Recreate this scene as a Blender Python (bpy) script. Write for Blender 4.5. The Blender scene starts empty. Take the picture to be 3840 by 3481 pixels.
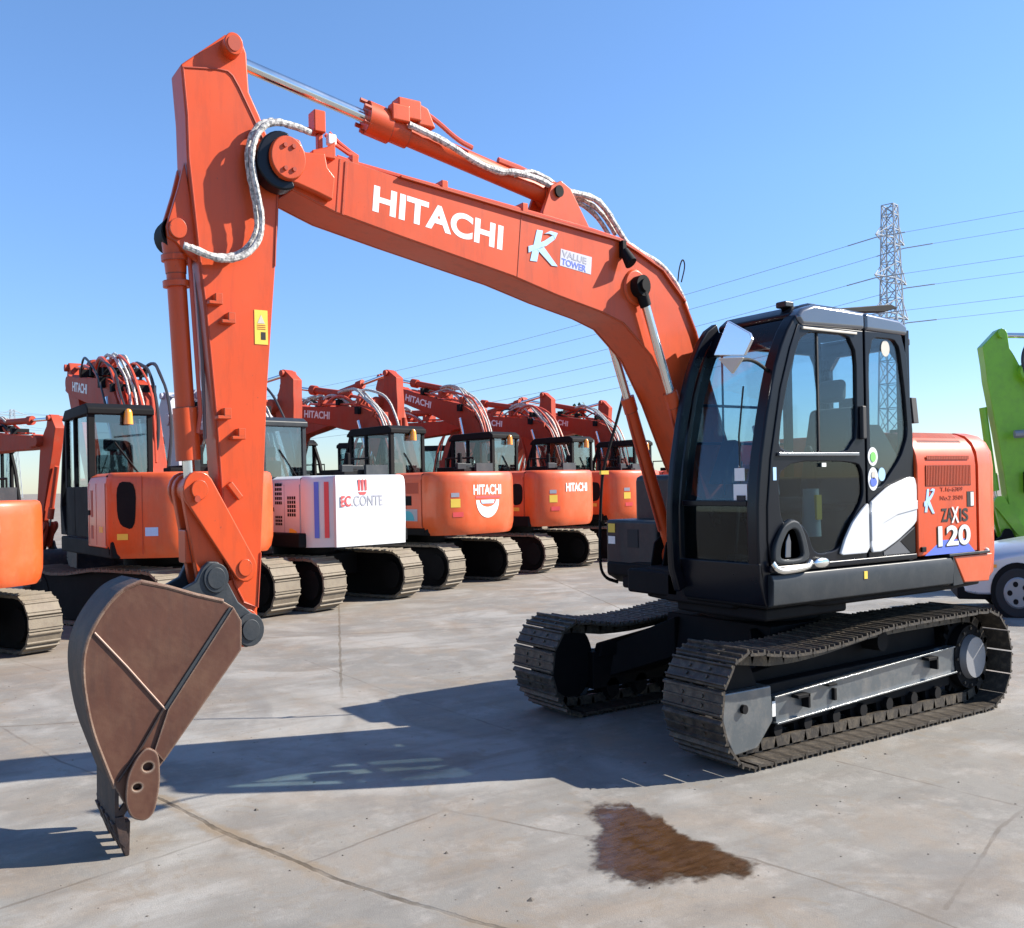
import bpy, bmesh, math, random
from mathutils import Vector, Matrix
random.seed(7)
R = math.radians
KZ = 1.2027          # the yard is built 1.2 times taller than wide, as the photograph shows it
S = bpy.context.scene
COL = S.collection

# ------------------------------------------------------------------ materials
def _nt(name):
    m = bpy.data.materials.new(name); m.use_nodes = True
    nt = m.node_tree; return m, nt, nt.nodes['Principled BSDF']

def paint(name, col, rough=0.35, metal=0.0, var=0.12, scale=3.0, dirt=None, dirt_amt=0.25, bump=0.0, coat=0.0, spec=0.5, bscale=60, grime=0, edge=0):
    m, nt, b = _nt(name); N = nt.nodes; L = nt.links
    tc = N.new('ShaderNodeTexCoord')
    n1 = N.new('ShaderNodeTexNoise'); n1.inputs['Scale'].default_value = scale; n1.inputs['Detail'].default_value = 8; n1.inputs['Roughness'].default_value = .62
    L.new(tc.outputs['Object'], n1.inputs['Vector'])
    mx = N.new('ShaderNodeMix'); mx.data_type = 'RGBA'
    c = list(col)
    mx.inputs['A'].default_value = [max(0, x*(1-var)) for x in c]+[1]
    mx.inputs['B'].default_value = [min(1, x*(1+var)) for x in c]+[1]
    L.new(n1.outputs['Fac'], mx.inputs['Factor'])
    out = mx.outputs['Result']
    if dirt is not None:
        n2 = N.new('ShaderNodeTexNoise'); n2.inputs['Scale'].default_value = scale*2.3; n2.inputs['Detail'].default_value = 12; n2.inputs['Roughness'].default_value = .7
        L.new(tc.outputs['Object'], n2.inputs['Vector'])
        rp = N.new('ShaderNodeValToRGB'); rp.color_ramp.elements[0].position = .45; rp.color_ramp.elements[1].position = .75
        rp.color_ramp.elements[1].color = (dirt_amt,)*3+(1,); rp.color_ramp.elements[0].color = (0, 0, 0, 1)
        L.new(n2.outputs['Fac'], rp.inputs['Fac'])
        m2 = N.new('ShaderNodeMix'); m2.data_type = 'RGBA'; m2.inputs['B'].default_value = list(dirt)+[1]
        L.new(out, m2.inputs['A']); L.new(rp.outputs['Color'], m2.inputs['Factor']); out = m2.outputs['Result']
    if grime:
        mp = N.new('ShaderNodeMapping'); mp.inputs['Scale'].default_value = (7, 7, 1.1); L.new(tc.outputs['Object'], mp.inputs['Vector'])
        n4 = N.new('ShaderNodeTexNoise'); n4.inputs['Scale'].default_value = 1.6; n4.inputs['Detail'].default_value = 10; n4.inputs['Roughness'].default_value = .7; L.new(mp.outputs[0], n4.inputs['Vector'])
        r4 = N.new('ShaderNodeValToRGB'); r4.color_ramp.elements[0].position = .50; r4.color_ramp.elements[1].position = .78; r4.color_ramp.elements[1].color = (grime,)*3+(1,); r4.color_ramp.elements[0].color = (0, 0, 0, 1); L.new(n4.outputs['Fac'], r4.inputs['Fac'])
        m4 = N.new('ShaderNodeMix'); m4.data_type = 'RGBA'; m4.inputs['B'].default_value = [x*.35+.012 for x in c]+[1]; L.new(out, m4.inputs['A']); L.new(r4.outputs['Color'], m4.inputs['Factor']); out = m4.outputs['Result']
        n5 = N.new('ShaderNodeTexNoise'); n5.inputs['Scale'].default_value = 45; n5.inputs['Detail'].default_value = 4; L.new(tc.outputs['Object'], n5.inputs['Vector'])
        r5 = N.new('ShaderNodeValToRGB'); r5.color_ramp.elements[0].position = .70; r5.color_ramp.elements[1].position = .76; r5.color_ramp.elements[1].color = (.6,.6,.6,1); r5.color_ramp.elements[0].color = (0, 0, 0, 1); L.new(n5.outputs['Fac'], r5.inputs['Fac'])
        m5 = N.new('ShaderNodeMix'); m5.data_type = 'RGBA'; m5.inputs['B'].default_value = (.07,.035,.025,1); L.new(out, m5.inputs['A']); L.new(r5.outputs['Color'], m5.inputs['Factor']); out = m5.outputs['Result']
    if edge:
        bv = N.new('ShaderNodeBevel'); bv.samples = 4; bv.inputs['Radius'].default_value = edge
        gm = N.new('ShaderNodeNewGeometry'); dt = N.new('ShaderNodeVectorMath'); dt.operation = 'DOT_PRODUCT'; L.new(bv.outputs[0], dt.inputs[0]); L.new(gm.outputs['Normal'], dt.inputs[1])
        n6 = N.new('ShaderNodeTexNoise'); n6.inputs['Scale'].default_value = 16; n6.inputs['Detail'].default_value = 8; n6.inputs['Roughness'].default_value = .7; L.new(tc.outputs['Object'], n6.inputs['Vector'])
        m6 = N.new('ShaderNodeMath'); m6.operation = 'MULTIPLY_ADD'; m6.inputs[1].default_value = -.22; L.new(n6.outputs['Fac'], m6.inputs[0]); L.new(dt.outputs['Value'], m6.inputs[2])
        r6 = N.new('ShaderNodeMapRange'); r6.inputs['From Min'].default_value = .84; r6.inputs['From Max'].default_value = .80; L.new(m6.outputs[0], r6.inputs['Value'])
        m7 = N.new('ShaderNodeMix'); m7.data_type = 'RGBA'; m7.inputs['B'].default_value = (.13,.05,.03,1) if col[0] > .3 else (.26,.19,.14,1); L.new(out, m7.inputs['A']); L.new(r6.outputs[0], m7.inputs['Factor']); out = m7.outputs['Result']
    L.new(out, b.inputs['Base Color'])
    mr = N.new('ShaderNodeMapRange'); mr.inputs['To Min'].default_value = max(.02, rough-.1); mr.inputs['To Max'].default_value = min(1, rough+.15)
    L.new(n1.outputs['Fac'], mr.inputs['Value']); L.new(mr.outputs['Result'], b.inputs['Roughness'])
    b.inputs['Metallic'].default_value = metal
    b.inputs['Coat Weight'].default_value = coat; b.inputs['Coat Roughness'].default_value = .12
    b.inputs['Specular IOR Level'].default_value = spec
    if bump:
        n3 = N.new('ShaderNodeTexNoise'); n3.inputs['Scale'].default_value = bscale; n3.inputs['Detail'].default_value = 4
        L.new(tc.outputs['Object'], n3.inputs['Vector'])
        bp = N.new('ShaderNodeBump'); bp.inputs['Strength'].default_value = bump; bp.inputs['Distance'].default_value = .01
        L.new(n3.outputs['Fac'], bp.inputs['Height']); L.new(bp.outputs['Normal'], b.inputs['Normal'])
    return m

def glass_mat(name, tint, gloss=.12, rough=.02):
    m = bpy.data.materials.new(name); m.use_nodes = True
    nt = m.node_tree; N = nt.nodes; L = nt.links; N.clear()
    o = N.new('ShaderNodeOutputMaterial'); t = N.new('ShaderNodeBsdfTransparent'); t.inputs['Color'].default_value = list(tint)+[1]
    g = N.new('ShaderNodeBsdfGlossy'); g.inputs['Roughness'].default_value = rough; g.inputs['Color'].default_value = (.9, .95, 1, 1)
    lw = N.new('ShaderNodeLayerWeight'); lw.inputs['Blend'].default_value = .5
    pw = N.new('ShaderNodeMath'); pw.operation = 'POWER'; pw.inputs[1].default_value = 4; L.new(lw.outputs['Facing'], pw.inputs[0])
    ad = N.new('ShaderNodeMath'); ad.operation = 'MULTIPLY_ADD'; ad.inputs[1].default_value = .8; ad.inputs[2].default_value = gloss*.35
    mx = N.new('ShaderNodeMixShader')
    L.new(pw.outputs[0], ad.inputs[0]); L.new(ad.outputs[0], mx.inputs[0]); L.new(t.outputs[0], mx.inputs[1]); L.new(g.outputs[0], mx.inputs[2])
    L.new(mx.outputs[0], o.inputs['Surface'])
    return m

def hose_mat(name, a, b_, scale=9.0):
    m, nt, b = _nt(name); N = nt.nodes; L = nt.links
    tc = N.new('ShaderNodeTexCoord')
    n = N.new('ShaderNodeTexNoise'); n.inputs['Scale'].default_value = scale*4; n.inputs['Detail'].default_value = 3
    L.new(tc.outputs['Object'], n.inputs['Vector'])
    rp = N.new('ShaderNodeValToRGB'); rp.color_ramp.elements[0].position = .42; rp.color_ramp.elements[1].position = .55
    rp.color_ramp.elements[0].color = list(a)+[1]; rp.color_ramp.elements[1].color = list(b_)+[1]
    L.new(n.outputs['Fac'], rp.inputs['Fac']); L.new(rp.outputs['Color'], b.inputs['Base Color'])
    b.inputs['Roughness'].default_value = .55
    bp = N.new('ShaderNodeBump'); bp.inputs['Strength'].default_value = .6; bp.inputs['Distance'].default_value = .01
    L.new(n.outputs['Fac'], bp.inputs['Height']); L.new(bp.outputs['Normal'], b.inputs['Normal'])
    return m

M = {}
M['orange'] = paint('orange_paint', (.59, .068, .010), .42, var=.12, scale=2.0, grime=.5, edge=.012, dirt=(.46, .075, .025), dirt_amt=.5, coat=.12, spec=.35, bump=.03, bscale=18)
M['orange_old'] = paint('weathered_orange_paint', (.38, .040, .014), .6, grime=.5, spec=.3, var=.15, scale=2.0, dirt=(.26, .08, .05), dirt_amt=.5, bump=.05)
M['orange_bright'] = paint('bright_orange_paint', (.62, .084, .013), .42, grime=.3, var=.10, scale=1.5, dirt=(.50, .19, .09), dirt_amt=.35, coat=.3)
M['orange_dark'] = paint('dark_orange_paint', (.36, .045, .014), .5, var=.15)
M['black'] = paint('black_gloss_paint', (.003, .004, .008), .28, coat=.05, var=.2, spec=.25, dirt=(.010, .010, .013), dirt_amt=.25)
M['dark'] = paint('dark_grey_paint', (.019, .023, .027), .42, coat=.05, spec=.3, var=.15, dirt=(.07, .068, .065), dirt_amt=.35, bump=.04)
M['blackmatt'] = paint('black_matt_paint', (.004, .004, .005), .7, var=.3, spec=.2, dirt=(.012, .011, .010), dirt_amt=.35)
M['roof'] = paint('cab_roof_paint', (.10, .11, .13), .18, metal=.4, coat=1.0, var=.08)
M['white'] = paint('white_paint', (.60, .61, .62), .35, var=.04, coat=.3, dirt=(.55, .53, .5), dirt_amt=.2)
M['whiteletter'] = paint('white_letter_film', (.76, .76, .74), .45, var=.03)
M['blackletter'] = paint('black_letter_film', (.02, .015, .012), .5)
M['yellow'] = paint('yellow_sticker_film', (.80, .55, .07), .5, var=.1)
M['palegrey'] = paint('pale_grey_film', (.50, .50, .56), .5, var=.15, scale=25)
M['blue'] = paint('blue_sticker_film', (.10, .16, .60), .45, var=.1)
M['paleblue'] = paint('pale_blue_sticker_film', (.40, .62, .85), .4, var=.15, scale=20)
M['green_st'] = paint('green_sticker_film', (.18, .60, .12), .5)
M['red'] = paint('red_sticker_film', (.72, .07, .07), .5)
M['tealglass'] = paint('teal_sticker_film', (.05, .35, .45), .4)
M['chrome'] = paint('chrome_rod', (.72, .72, .70), .16, metal=1.0, var=.05)
M['steel'] = paint('galvanised_steel', (.30, .30, .31), .5, metal=.6, var=.12)
M['pylon'] = paint('pylon_steel', (.34, .37, .40), .9, var=.12)
M['silver'] = paint('silver_paint', (.55, .57, .62), .28, metal=.4, coat=.6, var=.04)
M['rust'] = paint('rusty_bucket_steel', (.095, .036, .021), .55, metal=.2, var=.38, scale=2.4, grime=.6, edge=.02, dirt=(.16, .085, .05), dirt_amt=.6, bump=.15, bscale=22)
M['rustd'] = paint('dark_rusty_steel', (.034, .022, .020), .6, metal=.2, var=.3, scale=3, dirt=(.14, .075, .045), dirt_amt=.6, bump=.25)
M['greysteel'] = paint('dark_blue_grey_steel', (.022, .028, .034), .5, metal=.1, var=.25, dirt=(.09, .085, .08), dirt_amt=.4, bump=.1)
M['weld'] = paint('weld_line', (.36, .22, .16), .5, var=.2)
M['shoe'] = paint('track_shoe_steel', (.042, .035, .029), .5, metal=.3, var=.35, scale=5, dirt=(.18, .145, .10), dirt_amt=.8, bump=.3)
M['shoe_dusty'] = paint('dusty_track_shoe_steel', (.185, .155, .115), .75, metal=.0, var=.3, scale=4, dirt=(.12, .09, .07), dirt_amt=.6, bump=.3)
M['beam'] = paint('track_frame_paint', (.10, .115, .125), .30, metal=.35, var=.18, scale=3, coat=.5, dirt=(.30, .27, .24), dirt_amt=.5, bump=.06)
M['rubber'] = paint('black_rubber', (.02, .02, .022), .65, var=.2)
M['seat'] = paint('grey_seat_fabric', (.045, .048, .052), .9, var=.1, bump=.1)
M['interior'] = paint('cab_interior_plastic', (.012, .013, .015), .7, var=.15)
M['paleint'] = paint('pale_interior_plastic', (.45, .5, .5), .5, var=.15)
M['hosewhite'] = hose_mat('white_sleeved_hose', (.24, .23, .22), (.56, .54, .50), 12)
M['hosered'] = paint('orange_steel_pipe', (.52, .07, .03), .4)
M['hoseblk'] = paint('black_hose', (.025, .025, .03), .45)
M['amber'] = paint('amber_lamp_lens', (.9, .32, .02), .2, coat=.8)
M['glass'] = glass_mat('cab_glass', (.76, .85, .88), .10)
M['glassdk'] = glass_mat('dark_cab_glass', (.52, .60, .62), .06)
M['glassbg'] = glass_mat('rear_window_glass', (.40, .50, .54), .40)
M['mirror'] = paint('mirror_housing_silver', (.62, .66, .72), .12, metal=.85, coat=.6, var=.03)
M['cream'] = paint('cream_plastic', (.55, .5, .42), .5)
M['lime'] = paint('lime_green_paint', (.22, .50, .02), .4, coat=.3, var=.12, dirt=(.12, .2, .03), dirt_amt=.4)
M['limehose'] = paint('lime_hose', (.45, .62, .08), .5)
M['greypaint'] = paint('grey_lilac_paint', (.33, .33, .38), .45, var=.08)
M['blueglass'] = paint('tyre_rubber', (.02, .02, .022), .8)
M['leaf'] = paint('leaf', (.05, .075, .03), .7, var=.5, scale=30)
M['grit'] = paint('grit', (.10, .085, .07), .9, var=.5, scale=8)
M['bark'] = paint('bark', (.09, .07, .05), .9, var=.3)

# ------------------------------------------------------------------ mesh building
class MB:
    def __init__(s, xf=None): s.v = []; s.f = []; s.xf = xf
    def add(s, vs, fs):
        o = len(s.v); s.v += [Vector(p) for p in vs]; s.f += [tuple(i+o for i in f) for f in fs]; return s
    def box(s, x0, x1, y0, y1, z0, z1):
        return s.add([(x0,y0,z0),(x1,y0,z0),(x1,y1,z0),(x0,y1,z0),(x0,y0,z1),(x1,y0,z1),(x1,y1,z1),(x0,y1,z1)],
                     [(0,3,2,1),(4,5,6,7),(0,1,5,4),(1,2,6,5),(2,3,7,6),(3,0,4,7)])
    def prism(s, poly, lo, hi, ax='Y', poly2=None):
        n = len(poly); poly2 = poly2 or poly
        def P(a, b, t):
            return (a, t, b) if ax == 'Y' else ((t, a, b) if ax == 'X' else (a, b, t))
        vs = [P(a, b, lo) for a, b in poly]+[P(a, b, hi) for a, b in poly2]
        fs = [tuple(range(n)), tuple(range(2*n-1, n-1, -1))]+[(i, i+n, (i+1) % n+n, (i+1) % n) for i in range(n)]
        return s.add(vs, fs)
    def cyl(s, p0, p1, r0, r1=None, seg=16, caps=True):
        p0 = Vector(p0); p1 = Vector(p1); r1 = r0 if r1 is None else r1
        d = (p1-p0).normalized(); a = d.orthogonal().normalized(); b = d.cross(a)
        vs = []
        for p, r in ((p0, r0), (p1, r1)):
            for i in range(seg):
                t = 2*math.pi*i/seg; vs.append(p+r*(math.cos(t)*a+math.sin(t)*b))
        fs = [(i, (i+1) % seg, (i+1) % seg+seg, i+seg) for i in range(seg)]
        if caps: fs += [tuple(range(seg-1, -1, -1)), tuple(range(seg, 2*seg))]
        return s.add(vs, fs)
    def tube(s, pts, r, seg=8, wob=0):
        pts = [Vector(p) for p in pts]; n = len(pts); vs = []; fs = []
        prev = None
        for k, p in enumerate(pts):
            d = (pts[min(k+1, n-1)]-pts[max(k-1, 0)]).normalized()
            a = d.orthogonal().normalized() if prev is None else (prev-d*prev.dot(d)).normalized()
            prev = a; b = d.cross(a); rr = r*(1+random.uniform(-wob, wob))
            for i in range(seg):
                t = 2*math.pi*i/seg; vs.append(p+rr*(math.cos(t)*a+math.sin(t)*b))
        for k in range(n-1):
            for i in range(seg):
                fs.append((k*seg+i, k*seg+(i+1) % seg, (k+1)*seg+(i+1) % seg, (k+1)*seg+i))
        fs += [tuple(range(seg-1, -1, -1)), tuple(range((n-1)*seg, n*seg))]
        return s.add(vs, fs)
    def sphere(s, c, r, seg=12, sx=1, sy=1, sz=1):
        vs = []; fs = []; h = seg//2
        for j in range(1, h):
            for i in range(seg):
                a = math.pi*j/h; t = 2*math.pi*i/seg
                vs.append((c[0]+r*sx*math.sin(a)*math.cos(t), c[1]+r*sy*math.sin(a)*math.sin(t), c[2]+r*sz*math.cos(a)))
        top = len(vs); vs += [(c[0], c[1], c[2]+r*sz), (c[0], c[1], c[2]-r*sz)]
        for j in range(h-2):
            for i in range(seg): fs.append((j*seg+i, (j+1)*seg+i, (j+1)*seg+(i+1) % seg, j*seg+(i+1) % seg))
        for i in range(seg):
            fs.append((top, i, (i+1) % seg)); fs.append((top+1, (h-2)*seg+(i+1) % seg, (h-2)*seg+i))
        return s.add(vs, fs)
    def obj(s, name, mat, parent=None, bevel=0.0, seg=2, smooth=35):
        me = bpy.data.meshes.new(name)
        vs = [s.xf @ v for v in s.v] if s.xf is not None else s.v
        me.from_pydata([tuple(v) for v in vs], [], s.f); me.validate()
        bm = bmesh.new(); bm.from_mesh(me); bmesh.ops.recalc_face_normals(bm, faces=bm.faces)
        bm.to_mesh(me); bm.free()
        me.materials.append(M[mat] if isinstance(mat, str) else mat)
        if smooth:
            me.shade_smooth(); me.set_sharp_from_angle(angle=R(smooth))
        o = bpy.data.objects.new(name, me); COL.objects.link(o); o.parent = parent
        if bevel:
            b = o.modifiers.new('bevel', 'BEVEL'); b.width = bevel; b.segments = seg; b.limit_method = 'ANGLE'; b.angle_limit = R(40); b.harden_normals = True
        return o

def chaikin(pts, n=2, closed=True, w=.25):
    for _ in range(n):
        out = []; m = len(pts)
        rng = range(m) if closed else range(m-1)
        if not closed: out.append(pts[0])
        for i in rng:
            a = pts[i]; b = pts[(i+1) % m]
            out.append(tuple(a[k]*(1-w)+b[k]*w for k in range(len(a)))); out.append(tuple(a[k]*w+b[k]*(1-w) for k in range(len(a))))
        if not closed: out.append(pts[-1])
        pts = out
    return pts

def smooth_path(pts, n=3): return chaikin(pts, n, closed=False)

def panel(name, outline, holes, y, t, mat, parent, ax='Y', bevel=0.0, xf=None):
    """a flat plate with holes: outline and holes in (a, b); lies at ax = y, thickness t towards -ax"""
    cu = bpy.data.curves.new(name, 'CURVE'); cu.dimensions = '2D'; cu.fill_mode = 'BOTH'
    cu.extrude = t/2-bevel; cu.bevel_depth = bevel; cu.bevel_resolution = 1; cu.offset = -bevel if bevel else 0
    for poly in [outline]+list(holes):
        sp = cu.splines.new('POLY'); sp.points.add(len(poly)-1); sp.use_cyclic_u = True
        for p, (a, b) in zip(sp.points, poly): p.co = (a, b, 0, 1)
    tmp = bpy.data.objects.new(name, cu); me = bpy.data.meshes.new_from_object(tmp)
    bpy.data.objects.remove(tmp)
    c = y-t/2
    for v in me.vertices:
        a, b, w = v.co
        p = Vector((a, c+w, b)) if ax == 'Y' else (Vector((c+w, a, b)) if ax == 'X' else Vector((a, b, c+w)))
        v.co = xf @ p if xf is not None else p
    bm = bmesh.new(); bm.from_mesh(me); bmesh.ops.recalc_face_normals(bm, faces=bm.faces); bm.to_mesh(me); bm.free()
    me.materials.clear(); me.materials.append(M[mat])
    me.shade_smooth(); me.set_sharp_from_angle(angle=R(30))
    o = bpy.data.objects.new(name, me); COL.objects.link(o); o.parent = parent
    return o

def text(name, s, o, u, v, w, h, mat, parent, bold=0.0, shear=0.0, xf=None, t=.003, spacing=1.0):
    """lettering: o = lower-left corner, u = reading direction, v = up direction (unit), w x h metres"""
    cu = bpy.data.curves.new(name, 'FONT'); cu.body = s; cu.extrude = .01; cu.offset = bold; cu.space_character = spacing; cu.shear = shear
    tmp = bpy.data.objects.new(name, cu); me = bpy.data.meshes.new_from_object(tmp); bpy.data.objects.remove(tmp)
    xs = [q.co.x for q in me.vertices]; ys = [q.co.y for q in me.vertices]
    x0, x1, y0, y1 = min(xs), max(xs), min(ys), max(ys)
    o = Vector(o); u = Vector(u).normalized(); v = Vector(v).normalized(); nrm = u.cross(v).normalized()
    for q in me.vertices:
        p = o+u*((q.co.x-x0)/(x1-x0)*w)+v*((q.co.y-y0)/(y1-y0)*h)+nrm*(t if q.co.z > 0 else 0)
        q.co = xf @ p if xf is not None else p
    me.materials.clear(); me.materials.append(M[mat])
    ob = bpy.data.objects.new(name, me); COL.objects.link(ob); ob.parent = parent
    return ob

def thing(name, label, cat, loc=(0, 0, 0), rot=0, group=None, sc=1.0, kind=None):
    o = bpy.data.objects.new(name, None); COL.objects.link(o); o.location = (loc[0], loc[1], loc[2]*KZ)
    o.rotation_euler = (0, 0, rot); o.scale = (sc, sc, sc*KZ)
    o['label'] = label; o['category'] = cat
    if group: o['group'] = group
    if kind: o['kind'] = kind
    return o

def part(name, parent):
    """a part that only carries its own sub-parts' common mesh"""
    o = bpy.data.objects.new(name, None); COL.objects.link(o); o.parent = parent; return o

def label(o, s): o['label'] = s; return o
# ------------------------------------------------------------------ the near excavator
EX = thing('excavator', 'big orange and black excavator in front with its rusty bucket resting on the ground', 'excavator', (0, 0, 0))

# --- crawler tracks
TOP = [(1.45,.69),(1.08,.645),(.80,.645),(.5,.66),(.195,.69),(-.07,.715),(-.47,.725),(-.82,.725),(-1.2,.725),(-1.46,.725)]
def arc(cx, cz, r, a0, a1, n): return [(cx+r*math.cos(R(a0+(a1-a0)*i/n)), cz+r*math.sin(R(a0+(a1-a0)*i/n))) for i in range(n+1)]
LOOP = TOP+arc(-1.47, .375, .345, 92, 262, 12)+[(-1.35,.032),(1.42,.032)]+arc(1.47, .375, .34, -78, 85, 12)
def resample(loop, n):
    P = [Vector((a, b)) for a, b in loop]; L = [0]
    for i in range(len(P)): L.append(L[-1]+(P[(i+1) % len(P)]-P[i]).length)
    out = []
    for k in range(n):
        s = L[-1]*k/n
        for i in range(len(P)):
            if L[i] <= s <= L[i+1]:
                t = (s-L[i])/max(1e-9, L[i+1]-L[i]); a = P[i]; b = P[(i+1) % len(P)]
                out.append(a.lerp(b, t)); break
    return out, L[-1]
NS = 48
PTS, PER = resample(LOOP, NS)
PITCH = PER/NS
def shoe_mesh(half, z0=0.0):
    b = MB()
    h = PITCH*.5
    prof = [(-h*.93, -.006), (-h*.93, .006), (-h*.82, .012), (-h*.80, .028), (-h*.68, .028), (-h*.62, .010), (-h*.08, .010), (-h*.05, .026), (h*.07, .026), (h*.10, .010), (h*.66, .010), (h*.70, .028), (h*.84, .028), (h*.97, .004), (h*.97, -.004), (h*.6, -.008)]
    b.prism(prof, -half, half)
    for s in (-1, 1):
        b.box(-h*.5, h*.5, s*.06-.02, s*.06+.02, -.075, -.006)
    for s in (-1, 1):
        for q in (-1, 1): b.cyl((q*h*.33, s*.1, .008), (q*h*.33, s*.1, .022), .012, seg=6)
    return b
def make_track(yc, root):
    tr = part('crawler_track', root)
    ch = MB()
    for s in (-1, 1):
        for k in range(NS):
            a = PTS[k]; c = PTS[(k+1) % NS]; d = (c-a).normalized(); nn = Vector((-d.y, d.x))
            if nn.dot(Vector((0, .375))-a) < 0: nn = -nn
            q = [a-d*.02+nn*.02, c+d*.02+nn*.02, c+d*.0+nn*.085, a-d*.0+nn*.085]
            ch.prism([(p.x, p.y) for p in q], yc+s*.075-.018, yc+s*.075+.018)
    ch.obj('track_chain', 'shoe', tr)
    first = shoe_mesh(.30).obj('track_shoe', 'shoe', tr, smooth=0)
    for k in range(NS):
        a = PTS[k-1]; c = PTS[(k+1) % NS]; d = (c-a).normalized(); p = PTS[k]
        o = first if k == 0 else first.copy()
        if k: COL.objects.link(o); o.parent = tr
        inn = Vector((0, .375))-p; n = Vector((-d.y, d.x))
        if n.dot(inn) > 0: n = -n
        m = Matrix(((d.x, 0, n.x, p.x), (0, 1, 0, yc), (d.y, 0, n.y, p.y), (0, 0, 0, 1)))
        o.matrix_local = m
    return tr
for yc in (1.0, -1.0): make_track(yc, EX)

for s in (1, -1):
    Y = lambda a, b: sorted((s*a, s*b))
    fr = MB()
    y0, y1 = Y(.86, 1.05); fr.prism([(1.25,.44),(-1.25,.47),(-1.25,.18),(1.25,.16)], y0, y1)
    frm = fr.obj('track_frame', 'blackmatt', EX, .01)
    y0, y1 = Y(.84, .93); MB().prism([(1.20,.40),(1.16,.50),(.6,.555),(.2,.60),(-.2,.635),(-1.22,.64),(-1.25,.42)], y0, y1).obj('dark_fill_plate', 'blackmatt', frm, .01)  # plate added to fill the space under the top run with dark
    y0, y1 = Y(1.05, 1.09)
    MB().prism([(1.054,0.361),(-1.269,0.466),(-1.292,0.292),(1.042,0.200)], y0, y1).obj('side_beam', 'beam', frm, .004)
    y0, y1 = Y(1.04, 1.125)
    fl = MB(); q_ = [(1.087,0.375),(-1.236,0.480)]; fl.prism([q_[0], q_[1], (q_[1][0], q_[1][1]-.012), (q_[0][0], q_[0][1]-.012)], y0, y1)
    q_ = [(1.065,0.208),(-1.259,0.292)]; fl.prism([q_[0], q_[1], (q_[1][0], q_[1][1]-.012), (q_[0][0], q_[0][1]-.012)], y0, y1)
    fl.obj('beam_flange', 'beam', frm, .003)
    y0, y1 = Y(.98, 1.12)
    MB().prism([(1.637,0.450),(1.123,0.449),(1.109,0.226),(1.278,0.080),(1.522,0.065),(1.629,0.232)], y0, y1).obj('idler_guard', 'beam', frm, .012)
    for xx, zz in ((.80, .34), (-.86, .415)):
        y0, y1 = Y(1.09, 1.16); b = MB(); b.box(xx-.07, xx+.07, y0, y1, zz, zz+.022); b.box(xx-.07, xx-.045, y0, y1, zz-.07, zz+.022); b.obj('step_bracket', 'blackmatt', frm, .004)
    y0, y1 = Y(1.09, 1.15); MB().box(.40, .50, y0, y1, .375, .39).obj('step_bracket', 'blackmatt', frm, .004)
    y0, y1 = Y(1.09, 1.12)
    MB().box(.37, .40, y0, y1, .27, .35).obj('tie_down_eye', 'blackmatt', frm, .004)
    MB().cyl((1.43, s*1.12, .34), (1.43, s*1.15, .34), .028).obj('grease_plug', 'blackmatt', frm)
    sk = MB()
    y0, y1 = Y(1.09, 1.094)
    sk.box(1.05, 1.085, y0, y1, .245, .34); sk.obj('warning_sticker', 'whiteletter', frm)
    for k in range(7):
        xx = 1.02-k*.34
        rl = MB(); y0, y1 = Y(.86, 1.02)
        rl.cyl((xx, y0, .155), (xx, y1, .155), .075, seg=18)
        rl.cyl((xx, s*.90, .155), (xx, s*.93, .155), .098, seg=18); rl.cyl((xx, s*1.00, .155), (xx, s*1.03, .155), .098, seg=18)
        rl.cyl((xx, s*1.03, .155), (xx, s*1.09, .155), .045, seg=12)
        rl.obj('track_roller', 'blackmatt', EX, smooth=40)
    rl = MB(); rl.cyl((-.25, s*.9, .60), (-.25, s*1.1, .60), .07, seg=18); rl.obj('carrier_roller', 'blackmatt', EX)
    # idler wheel
    rl = MB(); rl.cyl((1.47, s*.93, .375), (1.47, s*1.06, .375), .265, seg=32); rl.cyl((1.47, s*.97, .375), (1.47, s*1.02, .375), .30, seg=32)
    rl.obj('idler_wheel', 'blackmatt', EX)
    # sprocket
    sp = MB(); prof = []
    for k in range(21):
        a = 2*math.pi*k/21
        for da, rr in ((-.07, .27), (-.035, .315), (.035, .315), (.07, .27)): prof.append((-1.50+rr*math.cos(a+da), .375+rr*math.sin(a+da)))
    y0, y1 = Y(.975, 1.015); sp.prism(prof, y0, y1)
    sp.cyl((-1.50, s*.80, .375), (-1.50, s*1.10, .375), .235, seg=32)
    spo = sp.obj('sprocket', 'blackmatt', EX)
    hc = MB(); hc.cyl((-1.50, s*1.10, .375), (-1.50, s*1.155, .375), .165, .15, seg=32); hc.obj('hub_cap', 'steel', spo)
    bl = MB()
    for k in range(12):
        a = 2*math.pi*k/12; bl.cyl((-1.50+.21*math.cos(a), s*1.10, .375+.21*math.sin(a)), (-1.50+.21*math.cos(a), s*1.115, .375+.21*math.sin(a)), .012, seg=6)
    bl.obj('hub_bolt_ring', 'shoe', spo)

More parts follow.
